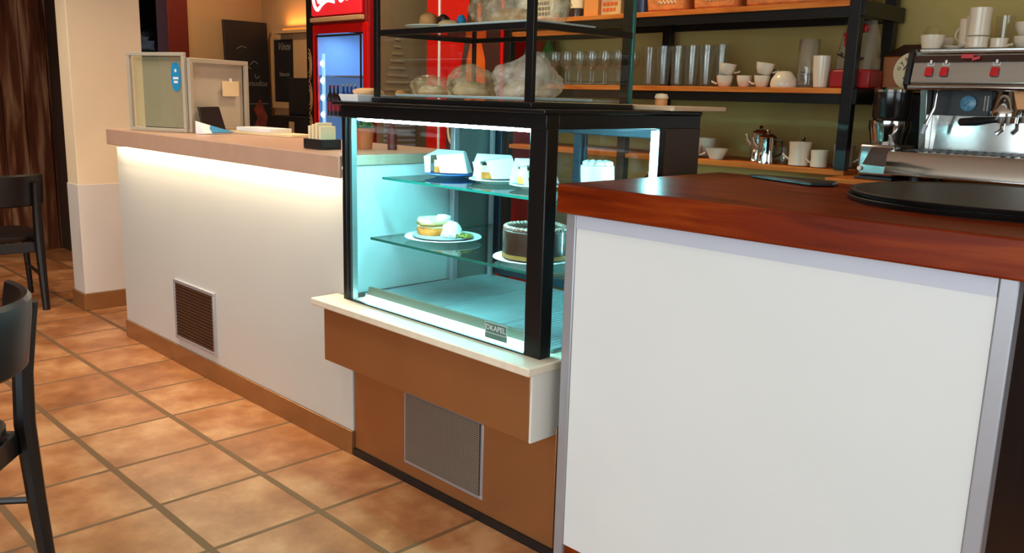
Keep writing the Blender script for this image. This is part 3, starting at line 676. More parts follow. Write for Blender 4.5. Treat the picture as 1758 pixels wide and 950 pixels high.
# cups on the middle shelf
cup((-1.755, 1.66, MS), .036, .048, 'coffee cup under the tilted one, left pair of cups beside the tumblers', handle=PI+.5)
c_ = cup((-1.750, 1.66, MS+.0485), .036, .046, 'tilted coffee cup stacked on another, left pair beside the tumblers', handle=.3); c_.rotation_euler = (0, .16, 0); c_.location.z += .004
cup((-1.665, 1.67, MS), .033, .048, 'single white coffee cup between the two stacked pairs on the middle shelf', handle=.2)
cup((-1.575, 1.66, MS), .034, .048, 'coffee cup under another, right pair of cups on the middle shelf', handle=PI+.4)
c_ = cup((-1.570, 1.66, MS+.0485), .038, .048, 'coffee cup stacked on another, right pair of cups on the middle shelf', handle=.3); c_.rotation_euler = (0, .14, 0); c_.location.z += .004
cup((-1.635, 1.80, MS), .034, .082, 'grey blue cup behind the cups on the middle shelf', handle=None, m='greyp')
solo('sugar_bowl', MB().lathe([(0, 0), (.052, 0), (.055, .012), (.050, .035), (.032, .060), (.020, .066), (0, .067)], (-1.475, 1.66, MS), 32), 'porcelain', 'low white domed bowl beside the right pair of cups on the middle shelf', 'bowl')
t = thing('glass_jar', 'tall clear glass jar beside the white beaker on the middle shelf', 'jar', (-1.395, 1.70, MS))
obj('body', MB().lathe([(0, 0), (.040, 0), (.042, .01), (.042, .185), (.036, .195), (.033, .19), (.039, .18), (.039, .012), (0, .010)], (-1.395, 1.70, MS), 28), 'cellophane', t)
jf = MB()
rr = random.Random(5)
for i in range(26): jf.blob((-1.395+rr.uniform(-.022, .022), 1.70+rr.uniform(-.022, .022), MS+.012+rr.uniform(0, .05)), (.010, .010, .010), i, .2, n=8, m=6, flat=-.9)
o_ = obj('sweets', jf, 'choc2', t); o_['kind'] = 'stuff'
cup((-1.318, 1.665, MS), .036, .125, 'tall white beaker between the glass jar and the gift bag', 'beaker', None, taper=.74, name='beaker')
# wrapped gift bag at the shelf end
gx, gy = -1.195, 1.715
t = thing('gift_bag', 'clear cellophane gift bag with a red base behind the black shelf post', 'bag', (gx, gy, MS))
obj('red_base', MB().box(gx-.085, gx+.08, gy-.06, gy+.06, MS, MS+.072), 'bagred', t, .008)
wrp = MB(); lv = []
for z, a, b in ((.073, .082, .058), (.13, .078, .05), (.19, .07, .035), (.235, .062, .02), (.258, .058, .012)): lv.append((z, a, b))
n_ = 28; vs = []; fs = []
for z, a, b in lv:
    for i in range(n_):
        an = 2*PI*i/n_; k = 1+.07*noise.noise(Vector((math.cos(an)*2, math.sin(an)*2, z*14)))
        vs.append((gx+a*k*math.copysign(abs(math.cos(an))**.6, math.cos(an)), gy+b*k*math.copysign(abs(math.sin(an))**.6, math.sin(an)), MS+z))
for j in range(len(lv)-1):
    for i in range(n_): fs.append((j*n_+i, j*n_+(i+1) % n_, (j+1)*n_+(i+1) % n_, (j+1)*n_+i))
wrp.add(vs, fs); obj('wrapper', wrp, 'cellophane', t)
obj('ribbon_bow', MB().blob((gx-.005, gy-.055, MS+.175), (.035, .015, .055), 3, .35, flat=-.9).blob((gx+.03, gy-.05, MS+.21), (.022, .012, .03), 6, .3, flat=-.9).blob((gx-.01, gy-.055, MS+.15), (.028, .012, .04), 8, .3, flat=-.9), 'bagred', t)
obj('sprig', MB().tube([(gx-.06, gy-.06, MS+.13), (gx, gy-.062, MS+.105), (gx+.05, gy-.06, MS+.115)], .0025, 6).blob((gx+.035, gy-.062, MS+.105), (.012, .006, .014), 2, .2, flat=-.9).blob((gx-.045, gy-.062, MS+.125), (.01, .006, .012), 4, .2, flat=-.9), 'choc2', t)

# top shelf
def card_box(x0, x1, y0, h, m, label, d=.10, rows=0, ink='dark_ink', z=TS):
    t = thing('carton', label, 'box', ((x0+x1)/2, y0+d/2, z))
    obj('body', MB().box(x0, x1, y0, y0+d, z, z+h), m, t, .002)
    if rows:
        pr = MB(); rr = random.Random(int(x0*1000))
        for k in range(rows):
            x = x0+.012
            while x < x1-.03:
                w_ = rr.uniform(.010, .022); pr.box(x, x+w_, y0-.0012, y0-.0002, z+.018+k*.026, z+.034+k*.026); x += w_+.005
        obj('lettering', pr, ink, t)
    return t
bottle((-3.0, 1.67, TS), .035, .27, 'bottle_dark', 'dark bottle with a white label at the left end of the top shelf', lab='white_ink')
card_box(-2.93, -2.77, 1.64, .22, 'card', 'cream carton with rows of black print on the top shelf', rows=7)
bottle((-2.715, 1.68, TS), .036, .28, 'bottle_dark', 'brown bottle without label beside the printed cream carton, top shelf')
bottle((-2.625, 1.66, TS), .034, .27, 'bottle_dark', 'brown bottle with pale label left of the orange carton, top shelf', lab='card')
card_box(-2.565, -2.475, 1.64, .20, 'orangebox', 'plain orange carton on the top shelf beside the brown bottles')
card_box(-2.455, -2.335, 1.64, .21, 'pinkbox', 'yellow and pink carton right of the orange carton on the top shelf', rows=2, ink='orange_ink')
card_box(-2.325, -2.215, 1.66, .21, 'bluebox', 'slate blue carton on the top shelf left of the wicker bins')
for x0, x1, lab in ((-2.185, -1.955, 'leftmost of the three orange wicker bins on the top shelf'), (-1.933, -1.697, 'middle one of the three orange wicker bins on the top shelf'), (-1.675, -1.225, 'widest of the three orange wicker bins, at the right of the top shelf')):
    t = thing('wicker_bin', lab, 'basket', ((x0+x1)/2, 1.75, TS))
    bn = MB(); z0, z1 = TS, TS+.16; y0, y1 = 1.62, 1.90; i_ = .012
    bn.hexa([(x0+i_, y0+i_, z0), (x1-i_, y0+i_, z0), (x1-i_, y1-i_, z0), (x0+i_, y1-i_, z0), (x0, y0, z1), (x1, y0, z1), (x1, y1, z1), (x0, y1, z1)])
    obj('body', bn, 'basket', t, .012)
    obj('rim', MB().tube([(x0, y0, z1), (x1, y0, z1), (x1, y1, z1), (x0, y1, z1), (x0, y0, z1)], .010, 8), 'basket', t)
    st = MB()
    for k in range(5):
        xc = (x0+x1)/2-.04+k*.02; st.tube([(xc, y0+.009, z0+.035), (xc+.008, y0+.006, z0+.048), (xc+.016, y0+.009, z0+.035)], .003, 6)
    obj('woven_band', st, 'card', t)
# low shelf
cup((-1.90, 1.66, LS), .044, .055, 'white tea cup at the left end of the low shelf beside the case', 'cup', .15)
cup((-1.915, 1.78, LS), .055, .085, 'white cup behind the tea cup at the left end of the low shelf', 'cup', None)
solo('bowl', MB().lathe([(0, 0), (.028, 0), (.03, .004), (.052, .048), (.049, .048), (.028, .008), (0, .008)], (-1.775, 1.67, LS), 28), 'porcelain', 'small white bowl right of the tea cup on the low shelf', 'bowl')
def steel_pot(c, h, label):
    c = Vector(c); t = thing('steel_teapot', label, 'teapot', c)
    r = .040
    obj('body', MB().lathe([(0, 0), (r*1.05, 0), (r*1.05, .010), (r, .03), (r*.94, h*.8), (r*.98, h*.82), (r*.6, h*.90), (r*.2, h*.93), (0, h*.93)], c, 30), 'chrome', t)
    obj('lid_knob', MB().lathe([(.003, 0), (.010, .008), (.006, .016), (0, .017)], c+Vector((0, 0, h*.925)), 14), 'chrome', t)
    obj('handle', MB().tube([c+Vector((r*.8, -.01, h*.75)), c+Vector((r*1.8, -.012, h*.72)), c+Vector((r*1.9, -.012, h*.35)), c+Vector((r*.9, -.01, h*.2))], .005, 8), 'blackp', t)
    obj('spout', MB().tube([c+Vector((-r*.85, -.01, h*.45)), c+Vector((-r*1.35, -.015, h*.62)), c+Vector((-r*1.5, -.016, h*.78))], [.012, .008, .006], 8), 'chrome', t)
steel_pot((-1.605, 1.74, LS), .150, 'taller steel teapot at the back of the low shelf')
steel_pot((-1.525, 1.66, LS), .135, 'shorter steel teapot in front on the low shelf beside the white jug')
tumbler((-1.46, 1.68, LS), .022, .07, 'small clear tumbler between the steel teapots and the white jug')
mug((-1.375, 1.66, LS), .045, .098, 'tall white jug with a handle at left on the low shelf', PI+.2)
t = thing('pepper_mill', 'small dark mill behind the tall white jug on the low shelf', 'mill', (-1.42, 1.77, LS))
obj('body', MB().lathe([(0, 0), (.022, 0), (.024, .03), (.015, .06), (.020, .085), (.012, .098), (0, .1)], (-1.42, 1.77, LS), 20), 'choc2', t)
obj('knob', MB().lathe([(.003, 0), (.009, .006), (.006, .014), (0, .015)], (-1.42, 1.77, LS+.1), 12), 'chrome', t)
mug((-1.285, 1.65, LS), .034, .070, 'small white milk jug between the tall white jug and the shelf post', PI+.3)
mug((-1.235, 1.76, LS), .042, .092, 'white mug behind the small milk jug, partly hidden by the shelf post', 0.2)
mug((-1.098, 1.748, 1.0405), .040, .095, 'white mug on the bench between the shelf post and the grinder', 0.2)
solo('saucer_stack', MB().lathe([(0, 0), (.03, 0), (.06, .010), (.03, .006), (.06, .018), (.03, .014), (.06, .026), (.056, .027), (0, .016)], (-1.098, 1.748, 1.136), 28), 'brownhop', 'brown saucers resting on the white mug beside the grinder', 'saucer')

# ---- coffee grinder in front
gx, gy, gz = -.987, 1.60, 1.0405
t = thing('coffee_grinder', 'steel coffee grinder with a black lidded hopper left of the espresso machine', 'coffee grinder', (gx, gy, gz))
obj('base', MB().box(gx-.075, gx+.06, gy-.10, gy+.10, gz+.012, gz+.13), 'steel', t, .012)
obj('foot_plate', MB().box(gx-.078, gx+.061, gy-.103, gy+.10, gz, gz+.0115), 'blackp', t, .002)
obj('body', MB().lathe([(.062, .131), (.066, .16), (.074, .19), (.074, .215), (.062, .216)], (gx-.01, gy, gz), 30), 'chrome', t)
obj('hopper', MB().lathe([(.058, .217), (.066, .23), (.068, .318), (.0, .318)], (gx-.01, gy, gz), 32), 'grease', t)
obj('lid', MB().lathe([(.070, .319), (.071, .328), (.060, .336), (0, .337)], (gx-.01, gy, gz), 32), 'chrome', t)
obj('front_plate', MB().prism([(gx-.05, gy-.104, gz+.055), (gx+.055, gy-.104, gz+.05), (gx+.055, gy-.104, gz+.12), (gx-.02, gy-.104, gz+.12)], (0, -.006, 0)), 'grille', t)
obj('power_knob', MB().lathe([(.008, 0), (.008, .01), (0, .011)], (gx-.06, gy-.101, gz+.04), 14, axis='y'), 'white_ink', t)
# dosing grinder with brown hopper behind
bx, by = -1.02, 1.87
t = thing('tall_coffee_grinder', 'tall grinder with a brown hopper carrying a round white sticker', 'coffee grinder', (bx, by, 1.0405))
obj('body', MB().box(bx-.065, bx+.10, by-.08, by+.08, 1.0405, 1.36), 'blackp', t, .01)
hp = MB(); hp.hexa([(bx-.10, by-.09, 1.361), (bx+.13, by-.09, 1.361), (bx+.13, by+.10, 1.361), (bx-.10, by+.10, 1.361), (bx-.105, by-.092, 1.50), (bx+.135, by-.092, 1.50), (bx+.135, by+.10, 1.50), (bx-.105, by+.10, 1.50)])
hop = obj('hopper', hp, 'brownhop', t, .006)
obj('lid', MB().hexa([(bx-.107, by-.094, 1.5005), (bx+.137, by-.094, 1.5005), (bx+.137, by+.102, 1.5005), (bx-.107, by+.102, 1.5005), (bx-.05, by-.05, 1.545), (bx+.13, by-.05, 1.545), (bx+.13, by+.08, 1.545), (bx-.05, by+.08, 1.545)]), 'choc2', t, .006)
sx_, sz_ = bx+.015, 1.442
st = obj('sticker', MB().lathe([(0, 0), (.073, 0), (.073, .002), (0, .002)], (sx_, by-.093, sz_), 44, axis='y'), 'card', hop)
lt = MB()
for i, ch in enumerate('oyam'):
    a = math.radians(168-i*24); p = Vector((sx_+.055*math.cos(a), by-.0958, sz_+.055*math.sin(a))); ux = Vector((math.sin(a), 0, -math.cos(a))); uy = Vector((math.cos(a), 0, math.sin(a)))
    k = text_mb(ch, .027, p, ux, uy, .0008); lt.add(k.v, k.f)
strokes(lt, [[(.034*math.cos(math.radians(a)), .030*math.sin(math.radians(a))) for a in range(170, 10, -20)], [(-.034, -.022, .6), (-.02, -.034, 1.6), (.0, -.037, 1.8), (.02, -.034, 1.6), (.034, -.022, .6)]], (sx_, by-.0955, sz_), (1, 0, 0), (0, 0, 1), .0022)
for i in range(5):
    for j in range(4):
        if abs(i-2)+abs(j-1.5) < 3.2: lt.blob((sx_-.016+i*.008, by-.0955, sz_-.016+j*.010), (.0026, .001, .003), i, 0, flat=-.9, n=8, m=5)
obj('lettering', lt, 'dark_ink', st)

# ---- espresso machine
ez = 1.0405; ex0, ex1 = -.915, -.10; yf, yb = 1.42, 1.752
t = thing('espresso_machine', 'stainless espresso machine with red buttons standing on the back bench', 'espresso machine', (-.5, 1.66, ez))
for x in (ex0+.07, ex1-.07):
    for y in (1.50, 1.71): obj('foot', MB().lathe([(.022, 0), (.018, .029), (0, .029)], (x, y, ez), 16), 'blackp', t)
obj('drip_tray', MB().prism([(ex0-.008, yf-.012, ez+.030), (ex0-.008, yf-.002, ez+.10), (ex0-.008, yf+.008, ez+.112), (ex0-.008, yf+.03, ez+.115), (ex0-.008, yb, ez+.115), (ex0-.008, yb, ez+.03)], (ex1-ex0+.008, 0, 0)), 'chrome', t, .004)
gr = MB()
for i in range(26): gr.box(ex0+.03+i*.029, ex0+.044+i*.029, yf+.04, yf+.20, ez+.1155, ez+.118)
obj('drip_grate', gr, 'blackp', t)
obj('back_plate', MB().box(ex0+.055, ex1, 1.64, 1.66, ez+.116, ez+.24), 'chrome', t)
obj('body', MB().box(ex0+.045, ex1, 1.661, yb, ez+.116, ez+.33), 'steel', t, .004)
obj('side_leg', MB().prism([(ex0+.03, 1.60, ez+.116), (ex0+.03, 1.66, ez+.116), (ex0+.03, 1.66, ez+.33), (ex0+.03, 1.56, ez+.33)], (.024, 0, 0)), 'steel', t, .002)
obj('group_panel', MB().box(ex0+.056, -.66, 1.615, 1.639, ez+.242, ez+.33), 'blackp', t, .002)
g_ = obj('pressure_gauge', MB().lathe([(0, 0), (.026, 0), (.027, .006), (.023, .008), (0, .008)], (-.735, 1.614, ez+.285), 30, axis='y'), 'gauge', t)
obj('needle', MB().bar((-.748, 1.6045, ez+.275), (-.728, 1.6045, ez+.293), .002, .001), 'dark_ink', g_)
for x in (-.672, -.682): obj('lever_bar', MB().box(x-.002, x+.002, 1.610, 1.6145, ez+.26, ez+.312), 'chrome', t)
# upper housing: slanted front
ub = MB().prism([(ex0+.02, 1.50, ez+.332), (ex0+.02, 1.478, ez+.350), (ex0+.02, 1.50, ez+.445), (ex0+.02, 1.515, ez+.458), (ex0+.02, yb, ez+.458), (ex0+.02, yb, ez+.332)], (ex1-ex0-.02, 0, 0))
obj('upper_housing', ub, 'steel', t, .003)
obj('side_cheek', MB().prism([(ex0, 1.492, ez+.326), (ex0, 1.468, ez+.346), (ex0, 1.492, ez+.455), (ex0, 1.51, ez+.468), (ex0, yb, ez+.468), (ex0, yb, ez+.326)], (.019, 0, 0)), 'blackp', t, .003)
obj('dark_band', MB().prism([(ex0+.02, 1.4935, ez+.420), (ex0+.02, 1.4992, ez+.443), (ex0+.02, 1.4965, ez+.4435), (ex0+.02, 1.4905, ez+.4205)], (ex1-ex0-.021, 0, 0)), 'choc2', t)
obj('front_rail', MB().tube([(ex0+.022, 1.468, ez+.336), (ex1, 1.468, ez+.336)], .010, 12), 'chrome', t)
obj('cup_rail', MB().tube([(ex0+.022, 1.508, ez+.452), (ex1, 1.508, ez+.452)], .006, 10), 'chrome', t)
obj('cup_shelf', MB().box(ex0+.021, ex1, 1.535, yb-.01, ez+.4585, ez+.468), 'steel', t, .002)
def slant(z): return 1.478+(z-.350)*(.022/.095)
for x in (-.835, -.785, -.625):
    b_ = obj('red_button', MB().hexa([(x-.013, slant(.376)-.012, ez+.374), (x+.013, slant(.376)-.012, ez+.374), (x+.013, slant(.376), ez+.374), (x-.013, slant(.376), ez+.374), (x-.012, slant(.404)-.010, ez+.404), (x+.012, slant(.404)-.010, ez+.404), (x+.012, slant(.404), ez+.404), (x-.012, slant(.404), ez+.404)]), 'redbtn', t, .003)
    obj('button_symbol', MB().frame((x-.010, slant(.424)-.0045, ez+.410), (1, 0, 0), (0, .2, 1), .022, .024, .002, -.001).box(x-.002, x+.005, slant(.424)-.0055, slant(.424)-.0045, ez+.416, ez+.428), 'white_ink', b_)
obj('badge', MB().box(-.735, -.695, 1.481, 1.485, ez+.432, ez+.447).hexa([(-.70, 1.481, ez+.424), (-.675, 1.481, ez+.430), (-.675, 1.485, ez+.430), (-.70, 1.485, ez+.424), (-.70, 1.481, ez+.434), (-.675, 1.481, ez+.441), (-.675, 1.485, ez+.441), (-.70, 1.485, ez+.434)]), 'redbtn', t, .001)
# group head, portafilter and steam wand
gh = obj('group_head', MB().lathe([(.030, .332), (.046, .270), (.050, .262), (.050, .245), (.030, .244)], (-.60, 1.56, ez), 28), 'chrome', t)
obj('group_cover', MB().box(-.585, ex1, 1.54, 1.638, ez+.265, ez+.331), 'copper', t, .004)
pf = obj('portafilter', MB().lathe([(.042, .222), (.044, .242), (.0, .243)], (-.60, 1.56, ez), 26), 'chrome', t)
obj('handle', MB().tube([(-.62, 1.53, ez+.232), (-.655, 1.47, ez+.226), (-.685, 1.41, ez+.222)], [.010, .015, .013], 12), 'blackp', pf)
obj('spout', MB().tube([(-.60, 1.56, ez+.222), (-.60, 1.555, ez+.20), (-.615, 1.55, ez+.185)], .008, 8), 'chrome', pf)
obj('steam_wand', MB().tube([(-.815, 1.53, ez+.333), (-.817, 1.525, ez+.27), (-.835, 1.515, ez+.21)], [.004, .005, .006], 10), 'chrome', t)
obj('wand_tip', MB().tube([(-.8355, 1.5145, ez+.208), (-.842, 1.510, ez+.175)], [.009, .007], 10), 'alu', t)
# cups on top of the machine
ct = ez+.4685
cup((-.872, 1.58, ct), .040, .050, 'wide white cup at the left end on top of the espresso machine', 'cup', PI/2, taper=.8)
cup((-.866, 1.678, ct), .034, .046, 'white cup behind the wide one on top of the espresso machine', 'cup', PI/2)
solo('saucer', MB().lathe([(0, 0), (.022, 0), (.034, .009), (.032, .011), (.02, .004), (0, .004)], (-.795, 1.577, ct), 30), 'porcelain', 'white saucer lying between the wide cup and the tall mugs', 'saucer')
mug((-.800, 1.707, ct), .030, .112, 'tall white mug with its handle at left on the espresso machine', PI-.3)
mug((-.760, 1.657, ct), .031, .118, 'middle tall white mug on top of the espresso machine', PI/2)
mug((-.722, 1.58, ct), .037, .040, 'low white cup under the tallest mug on the espresso machine', PI+1.1)
mug((-.722, 1.58, ct+.0405), .037, .095, 'tallest white mug stacked on a low cup on the espresso machine', PI/2)
tumbler((-.672, 1.68, ct), .030, .115, 'clear tumbler right of the tall white mugs on the espresso machine')
mug((-.655, 1.585, ct), .028, .034, 'low pale cup right of the tall mugs on the espresso machine', 0)
cup((-.575, 1.61, ct), .044, .040, 'lower of two stacked cups at the right on the espresso machine', 'cup', PI)
cup((-.575, 1.61, ct+.0405), .044, .045, 'upper of two stacked cups at the right on the espresso machine', 'cup', None)

# wall hook
hk = MB().lathe([(0, 0), (.030, 0), (.030, .006), (.022, .012), (0, .014)], (-1.03, 2.0, 1.60), 24, axis='y')
solo('wall_socket', hk, 'olive', 'round olive wall plate on the back wall right of the shelving', 'wall plate')

# ================================================================== FRIDGES
t = thing('drinks_fridge', 'tall red drinks fridge with a lit script sign and glass door', 'fridge', (-4.3, 1.7, 0))
FX0, FX1, FY = -4.62, -3.96, 1.36
RED = 'redd'
body = MB().box(FX0, FX0+.03, FY, 1.96, .1, 2.05).box(FX1-.03, FX1, FY, 1.96, .1, 2.05).box(FX0, FX1, 1.93, 1.96, .1, 2.05).box(FX0+.03, FX1-.03, FY, 1.93, .1, .85).box(FX0+.03, FX1-.03, FY, 1.93, 1.70, 2.05)
obj('cabinet', body, RED, t, .004)
obj('side_skin', MB().box(FX1, FX1+.004, FY+.05, 1.955, .1, 2.04), mat('grey_beige_skin', S(150, 132, 104), .3, .3, var=.05), t)
lou = MB()
for i in range(7): lou.box(FX1+.004, FX1+.010, FY+.10, FY+.34, .96+i*.03, .975+i*.03)
obj('side_louvre', lou, 'alu', t)
lad = MB()
for i in range(9):
    hw = .016+.011*i; lad.box(FX1+.0045, FX1+.0075, FY+.20-hw, FY+.20+hw, 1.62-i*.042, 1.632-i*.042)
obj('side_grille', lad, mat('dull_beige_slat', S(168, 150, 118), .4, .2, var=.05), t)
obj('base', MB().box(FX0, FX1, FY+.02, 1.96, 0, .1), 'blackp', t)
sg = obj('sign_panel', MB().box(FX0+.075, FX1-.06, FY-.02, FY-.002, 1.765, 2.03), 'sign_red', t, .004)
coke = [
    [(.12, .56, .6), (.05, .62, .8), (.0, .45, 1), (-.02, .20, 1.1), (.02, -.02, 1.1), (.10, -.10, 1), (.20, -.02, .9), (.34, .04, .8), (.5, .0, .6)],            # big C with tail
    [(.17, .30, .7), (.12, .26, 1), (.10, .14, 1.2), (.13, .04, 1.2), (.18, .06, 1), (.20, .16, 1), (.17, .28, .8)],
    [(.32, .25, .9), (.27, .28, 1), (.23, .18, 1.3), (.24, .06, 1.3), (.30, .05, 1)],
    [(.44, .25, .9), (.39, .28, 1), (.36, .17, 1.3), (.38, .06, 1.3), (.43, .10, 1), (.46, .26, 1), (.46, .10, 1.2), (.50, .05, 1)],
    [(.51, .16, 1), (.57, .18, 1)],
    [(.74, .48, .7), (.68, .58, .9), (.61, .45, 1.2), (.59, .22, 1.4), (.63, .04, 1.3), (.70, .05, 1), (.75, .14, .8)],
    [(.80, .28, .8), (.76, .24, 1), (.75, .13, 1.2), (.78, .05, 1.2), (.82, .10, 1), (.82, .22, 1), (.80, .28, .8)],
    [(.90, .58, .9), (.87, .35, 1.3), (.87, .10, 1.3), (.91, .05, 1)],
    [(1.0, .25, .9), (.96, .28, 1), (.93, .17, 1.3), (.95, .06, 1.3), (.99, .10, 1), (1.02, .26, 1), (1.02, .10, 1.2), (1.06, .06, .8)]]
sm = MB(); strokes(sm, [[(a[0]*.46, a[1]*.34, a[2]) for a in l_] for l_ in coke], (FX0+.105, FY-.0215, 1.835), (1, 0, .0), (0, 0, 1), .0115)
obj('lettering', sm, 'sign_white', sg)
obj('handle_bar', MB().box(FX0+.08, FX1-.04, FY-.035, FY-.002, 1.725, 1.752), 'tan', t, .004)
dr = obj('door', MB().frame((FX0+.066, FY-.001, .84), (1, 0, 0), (0, 0, 1), FX1-FX0-.068, .87, .052, .008), 'red', t, .003)
obj('door_gasket', MB().frame((FX0+.10, FY-.004, .90), (1, 0, 0), (0, 0, 1), FX1-FX0-.17, .75, .012, .006), 'blackp', dr)
obj('glass_pane', MB().box(FX0+.11, FX1-.08, FY+.004, FY+.008, .91, 1.64), 'paneglass', dr)
deco = MB()
for i, zz in enumerate((1.47, 1.27, 1.07)):
    for rr_ in (.10, .075, .05): strokes(deco, [[(rr_*math.cos(math.radians(a))*.42, rr_*math.sin(math.radians(a))) for a in range(-80, 81, 20)]], (FX0+.012, FY-.0105, zz), (1, 0, 0), (0, 0, 1), .0035)
obj('swirl_trim', MB().box(FX0-.002, FX0+.065, FY-.010, FY-.0005, .86, 2.03), 'black', t)
obj('swirl_print', deco, 'tan', t)
obj('interior', MB().box(FX0+.031, FX0+.035, FY+.03, 1.925, .86, 1.69).box(FX1-.035, FX1-.031, FY+.03, 1.925, .86, 1.69).box(FX0+.035, FX1-.035, 1.92, 1.928, .86, 1.69), 'glow_in', t)
obj('led_strip', MB().box(FX0+.135, FX0+.160, FY+.012, FY+.020, .92, 1.54), 'led_fridge', t)
for zz in (.955, 1.06, 1.165, 1.27, 1.375, 1.48): obj('led_dot', MB().lathe([(0, 0), (.020, 0), (.014, .008), (0, .010)], (FX0+.142, FY+.012, zz), 14, axis='y'), 'led_dot', t)
for z in (.98, 1.15, 1.40): obj('wire_shelf', MB().box(FX0+.04, FX1-.04, FY+.05, 1.90, z, z+.008), 'alu', t)
light('fridge_light', 'AREA', ((FX0+FX1)/2, 1.55, 1.66), 3.0, (.55, .75, 1.0), .4, .2, (0, 0, 0))
for k in range(3):
    bottle((-4.50+k*.044, 1.44, 1.1585), .019, .19, 'cola', 'dark cola bottle with crimson label on the lit fridge shelf', 'redbtn', 'colalabel', 'cola_bottle', group='cola bottles in the fridge')
for k in range(4):
    bottle((-4.365+k*.044, 1.45, 1.1585), .019, .20, 'water', 'blue water bottle on the lit fridge shelf right of the cola', 'white_ink', None, 'water_bottle', group='water bottles in the fridge')

t = thing('vending_fridge', 'red fridge printed with an orange drink and white script, behind the glass tier', 'fridge', (-3.42, 1.8, 0))
GX0, GX1, GY = -3.73, -3.09, 1.60
obj('cabinet', MB().box(GX0, GX1, GY, 1.97, .08, 2.0), 'red', t, .006)
obj('base', MB().box(GX0+.01, GX1-.01, GY+.02, 1.96, 0, .08), 'blackp', t)
obj('door_seam', MB().box(GX0+.112, GX0+.128, GY-.006, GY-.0005, .1, 1.99), 'white_ink', t)
pn = obj('print_panel', MB().box(GX0+.19, GX1-.02, GY-.003, GY-.0005, .95, 1.40).prism([(GX0+.30, GY-.003, 1.40), (GX1-.02, GY-.003, 1.40), (GX1-.02, GY-.003, 1.95), (GX0+.40, GY-.003, 1.95)], (0, .0025, 0)), 'brown_ink', t)
obj('bottle_print', MB().prism([(GX0+.34, GY-.006, 1.20), (GX0+.52, GY-.006, 1.20), (GX0+.51, GY-.006, 1.50), (GX0+.47, GY-.006, 1.62), (GX0+.47, GY-.006, 1.80), (GX0+.40, GY-.006, 1.80), (GX0+.40, GY-.006, 1.62), (GX0+.36, GY-.006, 1.50)], (0, .0025, 0)), 'orange_ink', pn)
sm = MB(); strokes(sm, [[(a[0]*.36, a[1]*.26, a[2]) for a in l_] for l_ in coke], (GX0+.215, GY-.0065, 1.06), (1, 0, 0), (0, 0, 1), .009)
obj('lettering', sm, 'card', pn)

# chalk menu boards
t = thing('menu_board', 'tall chalkboard menu leaning against the beige wall', 'chalkboard', (-6.2, 1.7, 0))
n_ = Vector((1, 0, .06)).normalized(); MX = -6.26
def MBp(y, z): return Vector((MX+.05*(2-z)*.5, y, z))
bm_ = MB().hexa([(-6.03, 1.545, 0), (-6.005, 1.545, 0), (-6.005, 1.915, 0), (-6.03, 1.915, 0), (-6.145, 1.545, 1.83), (-6.12, 1.545, 1.83), (-6.12, 1.915, 1.83), (-6.145, 1.915, 1.83)])
obj('board', bm_, 'board', t, .004)
U = Vector((0, 1, 0)); V = Vector((-.115, 0, 1.83)).normalized(); O = Vector((-6.0045, 1.545, 0)); N_ = U.cross(V)
ch = MB()
strokes(ch, [[(.10, 1.62), (.14, 1.64), (.18, 1.63)], [(.20, 1.50), (.24, 1.53), (.27, 1.51)], [(.15, 1.47), (.18, 1.49), (.21, 1.47)], [(.24, 1.43), (.25, 1.40), (.28, 1.42)], [(.18, 1.20), (.34, 1.205)]], O+N_*.001, U, V, .0028)
k = text_mb('menudos', .062, O+U*.225+V*1.36+N_*.001, U, V, .001, .3); ch.add(k.v, k.f)
obj('chalk_writing', ch, 'chalk', t)
dw = MB(); dw.prism([O+U*a+V*b+N_*.001 for a, b in ((.19, 1.00), (.30, 1.00), (.33, 1.10), (.27, 1.24), (.21, 1.16), (.24, 1.09))], N_*.002)
obj('chalk_drawing', dw, mat('red_chalk', S(120, 48, 34), .8, var=.3, scale=20), t)
t = thing('framed_board', 'smaller black menu board in a tan frame on the back wall', 'chalkboard', (-5.7, 1.95, 1.2))
obj('board', MB().box(-6.07, -5.30, 1.945, 1.972, 1.22, 1.70), 'board', t)
obj('frame', MB().box(-6.11, -6.07, 1.935, 1.973, 1.17, 1.72).box(-6.07, -5.26, 1.935, 1.973, 1.17, 1.219).box(-5.78, -5.26, 1.942, 1.9445, 1.22, 1.74), 'tan', t, .003)
ch = MB()
obj('chalk_writing', text_mb('Vinos', .085, (-5.92, 1.944, 1.645), (1, 0, 0), (0, 0, 1), .001, .4), 'chalk', t)
obj('chalk_writing', text_mb('blancos', .05, (-5.92, 1.944, 1.435), (1, 0, 0), (0, 0, 1), .001, .2), 'chalk', t)
t = thing('dark_cabinet', 'low black cabinet against the back wall left of the red fridge', 'cabinet', (-5.4, 1.75, 0))
obj('body', MB().box(-5.56, -4.72, 1.62, 1.93, 0, 1.13), 'blackp', t, .005)
obj('socket_plate', MB().box(-5.31, -5.24, 1.614, 1.6195, 1.00, 1.09), 'tan', t, .002)
for x in (-5.53, -5.13): obj('door', MB().box(x, x+.38, 1.612, 1.6195, .1, .95), 'board', t, .002)
t = thing('audio_box', 'black box standing on the dark cabinet beside the red fridge', 'speaker', (-5.0, 1.8, 1.13))
obj('body', MB().box(-5.42, -4.76, 1.68, 1.90, 1.1305, 1.40), 'blackp', t, .006)
obj('front_cloth', MB().box(-5.40, -4.78, 1.676, 1.6795, 1.145, 1.385), 'board', t)

